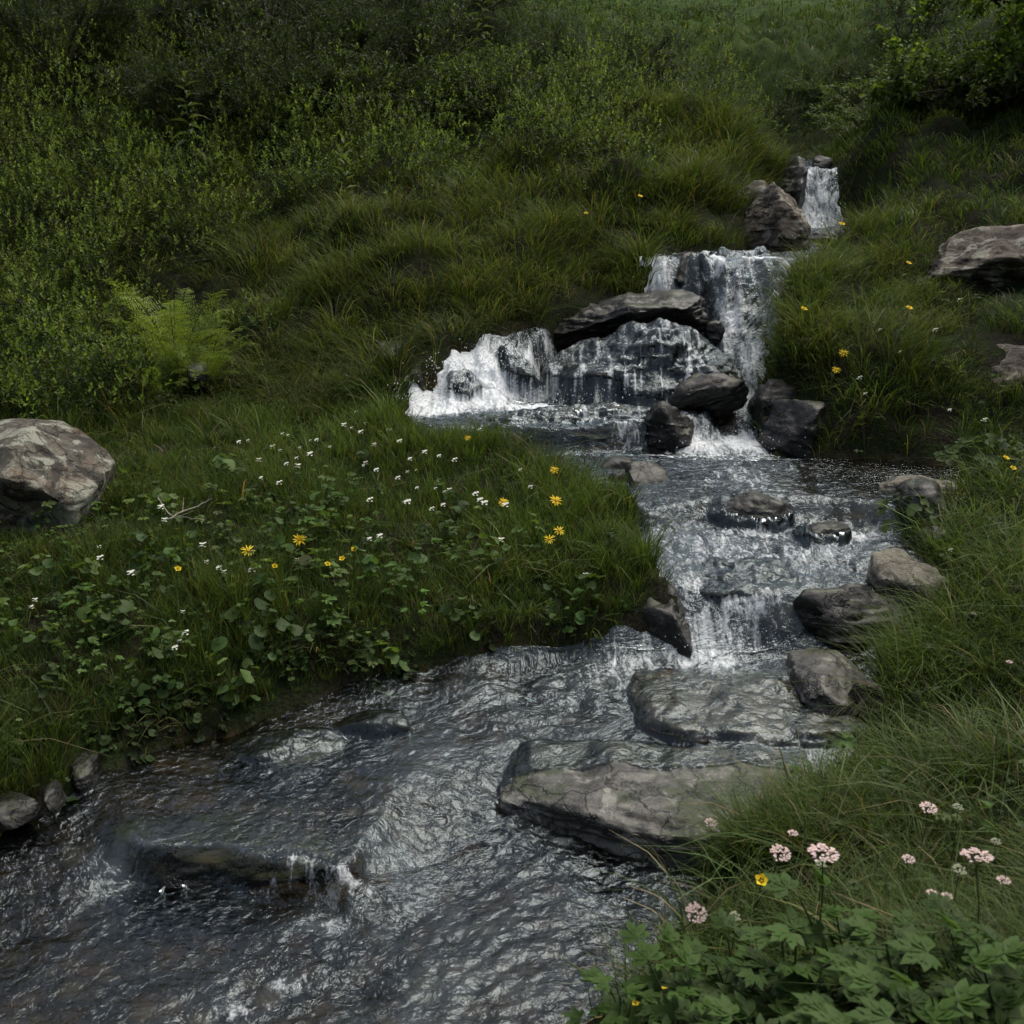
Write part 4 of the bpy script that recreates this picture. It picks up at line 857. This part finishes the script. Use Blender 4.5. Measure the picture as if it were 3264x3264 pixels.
for u, v, s_, rz, tl, pr, lb in [(692,914,1.0,0,.9,PP,'rose pink umbel leaning over the water at the left of the foreground'), (732,920,.8,0,.3,PG,'green seed head beside the rose pink umbel'), (709,826,.75,0,.1,PP,'pink umbel standing before the flat grey slab'),
    (776,857,1.0,.2,.5,PP,'tilted pale pink umbel right of the flat slab'), (818,862,1.3,0,.0,PP,'wide flat pink umbel in the middle of the foreground'), (818,869,.8,0,.0,PG,'greenish umbel just under the wide flat pink one'), (791,836,.55,0,0,PP,'small pale pink umbel above the tilted one'),
    (925,812,.85,0,.2,PP,'pink umbel highest on the right bank'), (955,812,.8,0,0,PG,'whitish green umbel right of the highest pink one'), (972,866,1.25,0,-.3,PP,'broad pink umbel at the right of the foreground'), (955,875,.9,0,.2,PG,'greenish umbel left of the broad pink one'),
    (906,862,.6,0,.2,PP,'small pale umbel between the two broad pink ones'), (1001,884,.6,0,0,PP,'little pink umbel right of the broad one'), (930,896,.5,0,0,PP,'little pale umbel below the broad pink one, left one of a pair'), (945,899,.5,0,0,PP,'little pale umbel below the broad pink one, right one of a pair'),
    (972,616,.55,0,0,PG,'cream white umbel alone in the grass of the right bank'), (1008,664,.45,0,0,PP,'small white umbel near the right edge above the foreground'), (993,846,.7,0,0,PG,'pale green umbel near the right edge'), (878,604,.4,0,0,PP,'tiny pink umbel at the rim of the pale ledge rock')]:
    tag(put(pr, u, v, lb, 'flower', 'umbel flowers of the right bank', 0.22, s_ * 1.05, None, rz, tl * .8 + .04), lb)

rng = np.random.default_rng(16)
# tall leafy stems
def leafy_stem(h, pairs, L, Wd, col, droop=.25, name='tall_plant'):
    B = Plants(); z = np.linspace(0, h, 7); cx = .04 * h * np.sin(z / h * 2); P = np.stack([cx, 0 * z, z], 1)
    B.tubes(P[None], np.linspace(.0035, .0015, 7)[None], np.array([[.05,.06,.03]]), 5)
    n_ = pairs * 3; zz = np.linspace(.25 * h, h, n_); a = np.arange(n_) * 2.4
    base = np.stack([np.interp(zz, z, cx), 0 * zz, zz], 1); el = np.linspace(-.1, 1.0, n_); d = np.stack([np.cos(a), np.sin(a), el], 1)
    sz = np.interp(zz / h, [.25, .6, 1], [1, 1, .6])
    B.leaves(base, d, np.repeat([[0, 0, 1.]], n_, 0) + rng.normal(size=(n_, 3)) * .1, L * sz * rng.uniform(.8, 1.15, n_), Wd * sz, palette(n_, [col], .12), .2, droop)
    o = link(name, B.mesh(name, M_leaf)); return Proto(o)
PS1 = leafy_stem(.75, 7, .18, .045, (.075,.10,.045), .5); PS2 = leafy_stem(.55, 6, .12, .036, (.11,.145,.05), .1)
for pr, u, v, s_, y, lb in [(PS1,192,122,1.0,8.9,'tall pale plant with long drooping leaves against the dark bush'), (PS1,152,98,.8,9.4,'smaller drooping leafy plant left of the tall pale one'), (PS1,97,50,1.0,10.4,'dim drooping leafy plant at the top left'), (PS2,344,181,1.1,8.0,'upright light green plant with tiers of pointed leaves on the left slope'),
    (PS2,295,108,.8,9.3,'leafy stem in the dark gap of the upper slope'), (PS2,388,82,.9,10.2,'leafy stem below the dark bush, left of the pair'), (PS2,420,68,1.0,10.5,'leafy stem below the dark bush, right of the pair'), (PS2,440,110,.8,9.9,'leafy stem at the edge of the shaded scrub'),
    (PS2,455,35,1.0,11.4,'bright leafy stem near the top centre left'), (PS1,482,24,.9,11.6,'drooping leafy stem at the top centre'), (PS2,385,115,.8,9.6,'short leafy stem under the scrub shadow')]:
    o = pr.get(); q, z = place(o, u, v + 0, y); 
    hh = .75 if pr is PS1 else .55
    o.location.z = q[2] - hh * s_ * .55; o.scale = (s_,) * 3; o.rotation_euler = (0, 0, rng.uniform(0, 6)); tag(o, lb, 'plant', 'tall leafy plants of the left slope')

rng = np.random.default_rng(17)
# fern with arching fronds
def fern():
    B = Plants(); 
    for k_ in range(24):
        a = k_ * 2.4 + rng.normal() * .2; n_ = 20; t_ = np.linspace(.1, 1, n_); L = .44 * rng.uniform(.7, 1.15)
        dirh = vec(math.cos(a), math.sin(a), 0); rise = rng.uniform(.85, 1.75)
        P = dirh * (L * t_ * .75)[:, None] + vec(0, 0, 1) * (L * (rise * t_ - .75 * t_ ** 2.3))[:, None]
        B.tubes(P[None], np.linspace(.0022, .0006, n_)[None], np.array([[.08,.11,.02]]), 3)
        tg = unit(np.gradient(P, axis=0)); sd_ = unit(np.cross(tg, vec(0, 0, 1))); nn = np.cross(sd_, tg)
        for sg in (-1, 1):
            nj = rng.normal(size=(n_, 1)) * .3; pl = rng.uniform(.75, 1.15, n_) * L * .19 * np.sin(np.clip(t_ * 1.05, 0, 1) * math.pi) ** .8 * (1 - .25 * t_) + .006
            pd = unit(sd_ * sg + tg * (.45 + .5 * nj) - nn * (.15 + nj))
            m2 = 6
            for j in range(m2):
                f_ = (j + .5) / m2; pb = P + pd * (pl * f_)[:, None]
                for s2 in (-1, 1):
                    d = unit(tg * s2 + pd * .7); c = palette(n_, [(.17,.23,.045),(.20,.26,.05),(.13,.19,.035)], .15)
                    B.diamonds(pb, d, nn, pl * .20 * (1.2 - f_) + .004, pl * .06 + .002, c)
    return B.mesh('fern', M_leaf)
fme = fern()
for i, (u, v, s_, y, lb) in enumerate([(172,318,1.2,5.95,'bright yellow green fern with feathery fronds on the left slope'), (200,322,.8,5.75,'smaller fern fronds drooping at the right of the bright fern'), (148,352,.6,5.6,'lowest small fern under the bright fern')]):
    o = link('fern', fme); q, z = place(o, u, v, y); o.scale = (s_,) * 3; o.rotation_euler = (0, 0, i * 1.3); tag(o, lb, 'fern', 'ferns of the left slope')

rng = np.random.default_rng(18)
# individual bushes and the tree
def branchy(B_w, tips, root, direction, L, r, depth, spread=.6, up=.25, kids=4):
    n_ = 5; P = [root]; d = direction / np.linalg.norm(direction)
    for i in range(n_ - 1):
        d = d + rng.normal(size=3) * .12 + vec(0, 0, up * .15); d /= np.linalg.norm(d); P.append(P[-1] + d * L / (n_ - 1))
    P = np.array(P); B_w.tubes(P[None], np.linspace(r, r * .6, n_)[None], np.array([[.1,.1,.1]]), 5)
    if depth == 0: tips.append(P); return
    for j in range(kids):
        t_ = rng.uniform(.35, 1); i = t_ * (n_ - 1); a = int(min(i, n_ - 2)); s = P[a] + (P[a + 1] - P[a]) * (i - a)
        nd = d + rng.normal(size=3) * spread; branchy(B_w, tips, s, nd, L * rng.uniform(.5, .8), r * .55, depth - 1, spread, up, kids)
    tips.append(P[2:])
def bush(name, h, stems, leafL, leafW, cols, per, kind='leaf', depth=2, spread=.7, lean=.8, droop=.2, kids=4):
    root = empty(name); Bw = Plants(); tips = []
    for k_ in range(stems):
        a = k_ * 2.4; branchy(Bw, tips, vec(.05 * math.cos(a), .05 * math.sin(a), 0), vec(math.cos(a) * lean, math.sin(a) * lean, 1), h * .55 * rng.uniform(.8, 1.1), .008 * h + .003, depth, spread, .25, kids)
    link('branches', Bw.mesh('branches', M_bark), root)
    T = [];
    for P in tips:
        for i in range(len(P) - 1):
            T.append((P[i], P[i + 1]))
    A = np.array([a for a, b in T]); Bb = np.array([b for a, b in T])
    n_ = len(A) * per; ii = rng.integers(0, len(A), n_); t_ = rng.uniform(0, 1, (n_, 1)); dd = unit(Bb[ii] - A[ii])
    base = A[ii] + (Bb[ii] - A[ii]) * t_ + rng.normal(size=(n_, 3)) * leafL * .45
    d = unit(dd * .6 + rng.normal(size=(n_, 3)) * .75 + vec(0, 0, .15)); nr = unit(rng.normal(size=(n_, 3)) * .5 + vec(0, 0, 1))
    col = palette(n_, cols, .2) * (1 + .3 * fbm(base[:, 0] * 3 / h, base[:, 1] * 3 / h, base[:, 2] * 3 / h, 2, 7))[:, None]
    B = Plants()
    if kind == 'leaf': B.leaves(base, d, nr, leafL * rng.uniform(.6, 1.2, n_), leafW, col, .2, droop)
    else: B.diamonds(base, d, nr, leafL * rng.uniform(.6, 1.2, n_), leafW, col)
    link('leaves', B.mesh('leaves', M_leaf), root)
    return Proto(root)
DK = [(.034,.052,.020),(.05,.07,.025),(.026,.040,.017)]
PB1 = bush('dark_bush', 1.1, 8, .045, .016, DK, 7, 'leaf'); PB2 = bush('needle_bush', 1.0, 9, .05, .006, DK, 22, 'needle', 2, .55, 1.1)
PB3 = bush('leafy_bush', .8, 7, .05, .018, [(.085,.125,.04),(.115,.16,.05),(.06,.09,.03)], 7, 'leaf')
BU = [(PB2,60,75,1.5,10.6,'dark needle bush at the top left corner'),(PB2,150,30,1.7,11.6,'dark needle bush behind the drooping plant, top left'),(PB2,215,95,1.5,10.0,'black shaded bush behind the tall drooping plant'),(PB1,250,70,1.4,10.3,'dark bush with layered branches left of the shaded hollow'),
      (PB2,300,85,1.6,10.4,'dark needle bush overhanging the shaded hollow'),(PB2,265,20,1.8,11.9,'dark needle bush at the top, left of the centre'),(PB1,345,95,1.3,10.0,'dark leafy bush in the middle of the upper slope'),(PB2,360,35,1.7,11.6,'dark needle bush above the middle of the upper slope'),
      (PB1,420,55,1.3,11.2,'dark bush above the pair of leafy stems'),(PB3,450,90,1.1,10.4,'grey green leafy bush right of the shaded scrub'),(PB1,500,115,1.1,10.2,'dark bush at the left edge of the grassy mound'),(PB3,520,60,1.3,11.3,'leafy bush at the top centre'),(PB2,570,40,1.6,12.6,'dark needle bush left of the far hillside'),
      (PB3,590,85,1.1,11.2,'leafy bush on top of the grassy mound'),(PB3,640,95,1.1,11.6,'leafy bush on the right shoulder of the grassy mound'),(PB1,640,50,1.4,13.6,'dark bush against the far hillside, left one'),(PB1,700,85,1.2,13.5,'dark bush in the gully below the far hillside'),(PB3,735,105,.9,12.2,'leafy bush at the left rim of the gully'),
      (PB1,770,92,1.1,13.8,'dark bush closing the head of the gully'),(PB3,815,95,1.2,14.5,'leafy bush at the right of the gully head'),(PB1,860,75,1.2,14,'dark bush left under the leafy tree'),(PB3,850,110,.9,12.5,'low leafy bush above the upper waterfall'),(PB2,30,20,1.6,12.2,'dark needle bush in the topmost left corner'),
      (PB2,440,10,1.7,13.0,'dark needle bush at the top edge centre'),(PB1,700,35,1.8,24,'small dark bush out on the far hillside'),(PB1,905,60,1.6,15,'dark bush behind the leafy tree'),(PB3,905,118,2.2,10.6,'grey green bush on the right bank just left under the leafy tree'),(PB3,965,125,2.2,10.2,'light bush on the right bank directly under the leafy tree'),(PB3,1020,120,2.2,10.0,'light bush at the right edge under the leafy tree'),(PB3,870,128,1.6,11.2,'small light bush on the crest right of the upper waterfall')]
for i, (pr, u, v, s_, y, lb) in enumerate(BU):
    o = pr.get(); g_ = .5 if u > 560 else .72; place(o, u, v + 18, y, -.05); o.scale = (s_ * g_ * 1.15, s_ * g_ * 1.15, s_ * g_ * rng.uniform(.75, 1.0)); o.rotation_euler = (0, 0, i * 1.9); tag(o, lb, 'bush', 'bushes of the upper slope')
rng = np.random.default_rng(23)
# the leafy tree, top right
root = empty('leafy_tree'); Bw = Plants(); tips = []
for k_ in range(6):
    a = k_ * 2.2; branchy(Bw, tips, vec(.06 * math.cos(a), .06 * math.sin(a), 0), vec(-.55 + .9 * math.cos(a), .6 * math.sin(a), .85), 1.15 * rng.uniform(.8, 1.15), .028, 3, .62, .2, 4)
link('trunk', Bw.mesh('trunk', M_bark), root)
A = np.concatenate([P[:-1] for P in tips]); Bb = np.concatenate([P[1:] for P in tips]); n_ = 24000
ii = rng.integers(0, len(A), n_); t_ = rng.uniform(0, 1, (n_, 1)); base = A[ii] + (Bb[ii] - A[ii]) * t_ + rng.normal(size=(n_, 3)) * .025
B = Plants(); B.leaves(base, rng.normal(size=(n_, 3)) * .8 + vec(0, 0, .1), unit(rng.normal(size=(n_, 3)) * .6 + vec(0, 0, 1)), 0.06 * rng.uniform(.6, 1.2, n_), .036, palette(n_, [(.11,.165,.038),(.15,.21,.048),(.08,.12,.03)], .22), .2, .15)
link('crown', B.mesh('crown', M_crown), root); q, z = place(root, 1078, 150, 10.2, -.1); root.scale = (.95,) * 3
tag(root, 'leafy alder like tree with a yellow green crown in the top right corner', 'tree')

rng = np.random.default_rng(20)
# foreground broad-leaved plants, lower right
def palmate(B, c, axis, nrm, L, col):
    axis = unit(axis[None])[0]; nrm = unit(nrm[None])[0]; sd_ = np.cross(axis, nrm)
    for an, ln in ((0, 1), (.75, .82), (-.75, .82), (1.5, .6), (-1.5, .6)):
        d = axis * math.cos(an) + sd_ * math.sin(an)
        B.leaves(c[None], d[None], nrm[None], L * ln, L * .36, col[None], .12, .12)
        for s2 in (-1, 1):     # teeth on each lobe
            d2 = axis * math.cos(an + s2 * .45) + sd_ * math.sin(an + s2 * .45)
            B.leaves((c + d * L * ln * .34)[None], d2[None], nrm[None], L * ln * .42, L * .17, col[None], .12, .1)
def broad_plant(seed):
    r_ = np.random.default_rng(seed); B = Plants(); root = empty('broad_leaved_plant'); St = Plants()
    for k_ in range(7):
        a = r_.uniform(0, 2 * math.pi); lean = r_.uniform(.1, .5); h = r_.uniform(.13, .24); z = np.linspace(0, 1, 6)
        P = np.stack([math.cos(a) * lean * h * z ** 1.4, math.sin(a) * lean * h * z ** 1.4, h * z], 1); St.tubes(P[None], np.linspace(.0022, .0012, 6)[None], np.array([[.05,.07,.03]]), 5)
        for j in range(6):
            t_ = .4 + .6 * j / 5; q = np.array([np.interp(t_, z, P[:, i]) for i in range(3)]); b_ = j * 2.4 + a
            d = vec(math.cos(b_), math.sin(b_), r_.uniform(0, .5)); pe = q + d * r_.uniform(.012, .03)
            St.tubes(np.stack([q, (q + pe) / 2, pe])[None], np.full((1, 3), .001), np.array([[.05,.07,.03]]), 3)
            c = np.array([.046, .088, .018]) * r_.uniform(.7, 1.35)
            palmate(B, pe, d, unit((vec(0, -.1, 1) + r_.normal(size=3) * .22)[None])[0], r_.uniform(.034, .055) * (1.15 - .3 * t_), c)
    link('stems', St.mesh('stems', M_leaf), root); link('leaves', B.mesh('leaves', M_leaf), root); return Proto(root)
BP = [broad_plant(s_) for s_ in (1, 2, 3)]
FL = [(640,1000,.8,'at the left end of the foreground, over the water'),(690,985,.9,'second from the water at the bottom'),(745,950,1.0,'under the rose pink umbel'),(800,940,1.1,'in the middle of the foreground'),(720,1020,1.0,'at the bottom edge under the yellow bloom'),
      (790,1015,1.1,'at the bottom edge in the middle'),(850,1000,1.1,'at the bottom edge right of the middle'),(860,930,1.0,'right behind the middle foreground clump'),(920,960,1.1,'under the broad pink umbel'),(915,1030,1.1,'near the bottom right corner'),(985,1010,1.1,'in the bottom right corner'),(985,940,1.0,'at the right edge below the little pink umbel'),
      (615,1035,.8,'lowest, hanging over the water at the bottom edge'),(1030,970,1.1,'cut by the right edge of the foreground'),(760,1050,1.1,'cut by the bottom edge left of the middle'),(880,1060,1.1,'cut by the bottom edge right of the middle'),(660,1045,.9,'cut by the bottom edge near the water')]
for i, (u, v, s_, lb) in enumerate(FL):
    o = BP[i % 3].get(); q = at_y(u, v, 1.0)
    for yy in np.arange(1.0, 3, .01):
        q = at_y(u, v, yy); g_ = float(gz(q[:1], q[1:2])[0])
        if g_ + .17 * s_ > q[2]: break
    s_ *= 1.25; o.location = (q[0], q[1], q[2] - .19 * s_); o.scale = (s_,) * 3; o.rotation_euler = (rng.uniform(-.1, .1), rng.uniform(-.1, .1), rng.uniform(0, 6)); tag(o, 'dark green toothed leaf plant ' + lb, 'plant', 'broad leaved plants of the foreground')
# leafy clump with round leaves over the shaded pool (right)
for (u, v, lb, seed, n_) in [(985,470,'clump of rounded marsh leaves over the shaded pool on the right', 5, 60), (250,660,'clump of big rounded leaves hanging from the lower left bank', 6, 26), (915,535,'low clump of leaves behind the dark upright block', 8, 20)]:
    r_ = np.random.default_rng(seed); B = Plants(); root = empty('marsh_plant'); St = Plants()
    a = r_.uniform(0, 6.28, n_); q = np.sqrt(r_.uniform(0, 1, n_)) * .2; c = np.stack([np.cos(a) * q, np.sin(a) * q, .05 + .11 * (1 - (q / .2) ** 2) * r_.uniform(.5, 1.2, n_)], 1)
    B.rounds(c, np.stack([np.cos(a) * .6, np.sin(a) * .6 - .3, 1 + 0 * a], 1), r_.uniform(.014, .03, n_), palette(n_, [(.055,.09,.022),(.04,.07,.02)], .2)); f0 = c * vec(.3, .3, 0)
    St.tubes(np.stack([f0, (f0 + c) / 2 + [0, 0, .02], c], 1), np.full((n_, 3), .0014), palette(n_, [(.05,.08,.02)], .1), 4)
    link('stems', St.mesh('stems', M_leaf), root); link('leaves', B.mesh('leaves', M_leaf), root); place(root, u, v); tag(root, lb, 'plant')
# dry drooping grass tuft
def tuft_obj(name, u, v, y, n_, h, cols, lb, dirx, curl=1.1, wd=.003, spread=.05):
    B = Plants(); a = rng.uniform(0, 2 * math.pi, n_); b = np.stack([np.cos(a) * spread * rng.uniform(0, 1, n_), np.sin(a) * spread * rng.uniform(0, 1, n_), 0 * a], 1)
    d = np.stack([np.cos(a) * .5 + dirx[0], np.sin(a) * .5 + dirx[1]], 1); B.blades(b, h * rng.uniform(.6, 1.2, n_), np.full(n_, wd) * rng.uniform(.6, 1.3, n_), d, np.full(n_, curl) * rng.uniform(.8, 1.3, n_), palette(n_, cols, .2), 6)
    o = link(name, B.mesh(name, M_grass)); place(o, u, v, y); tag(o, lb, 'grass'); return o
tuft_obj('dry_grass_tuft', 872, 680, 3.1, 90, .14, [(.30,.24,.13),(.22,.18,.08),(.10,.12,.04)], 'drooping tuft of straw coloured grass over the right edge of the stream', (-.7,-.6))
tuft_obj('dry_grass_tuft', 925, 497, 4.3, 50, .10, [(.30,.16,.06),(.2,.13,.06)], 'small orange brown grass tuft behind the dark upright block', (-.5,-.6))
tuft_obj('grass_tussock', 470, 605, None, 60, .14, [(.12,.14,.07),(.07,.10,.03)], 'arching tussock of pale grass hanging over the left bank', (-.1,-.7), .9)
tuft_obj('grass_tussock', 885, 620, None, 70, .14, [(.10,.13,.05),(.06,.09,.03)], 'pale tussock arching beside the ledge rock on the right', (-.7,-.4), .9)
# dead stick and twigs
def stick(name, pts, r0, r1, lb, cat='stick', twigs=()):
    B = Plants(); P = np.array([at_y(*q) for q in pts]); P[:, 2] = np.maximum(P[:, 2], gz(P[:, 0], P[:, 1]) + .01)
    t0 = np.linspace(0, 1, len(P)); t1 = np.linspace(0, 1, 12); Q = np.stack([np.interp(t1, t0, P[:, i]) for i in range(3)], 1) + rng.normal(size=(12, 3)) * r0 * .5
    org = Q[0].copy(); B.tubes((Q - org)[None], np.linspace(r0, r1, 12)[None], np.array([[.3,.28,.24]]), 6)
    for i in (4, 7):
        d = unit((Q[i] - Q[i - 1] + rng.normal(size=3) * .02)[None])[0]; L = np.linalg.norm(Q[-1] - Q[0]) * .25
        B.tubes((Q[i] - org + d * np.linspace(0, L, 4)[:, None])[None], np.linspace(r0 * .6, r1 * .5, 4)[None], np.array([[.3,.28,.24]]), 4)
    o = link(name, B.mesh(name, M_dead, True), loc=tuple(org)); tag(o, lb, cat)
stick('driftwood_stick', [(496,446,4.95),(515,443,4.9),(532,437,4.85)], .006, .003, 'bleached driftwood stick lying by the foot of the low ledge')
stick('dead_grass_culm', [(486,577,3.6),(510,600,3.5),(536,632,3.38)], .0016, .0009, 'thin bleached stem leaning down the tip of the left bank')
stick('dead_twig', [(168,520,3.75),(180,512,3.8),(200,505,3.9),(212,498,4.0)], .003, .0012, 'grey dead twigs sprawling right of the left boulder')
stick('dead_twig', [(158,498,3.9),(170,516,3.8),(205,520,3.75)], .0026, .0012, 'lower grey dead twig right of the left boulder')
stick('dead_twig', [(72,351,5.9),(84,345,5.95)], .006, .003, 'short bleached twig low on the left slope')
print('verts', sum(len(o.data.vertices) for o in C.objects if o.type == 'MESH'))
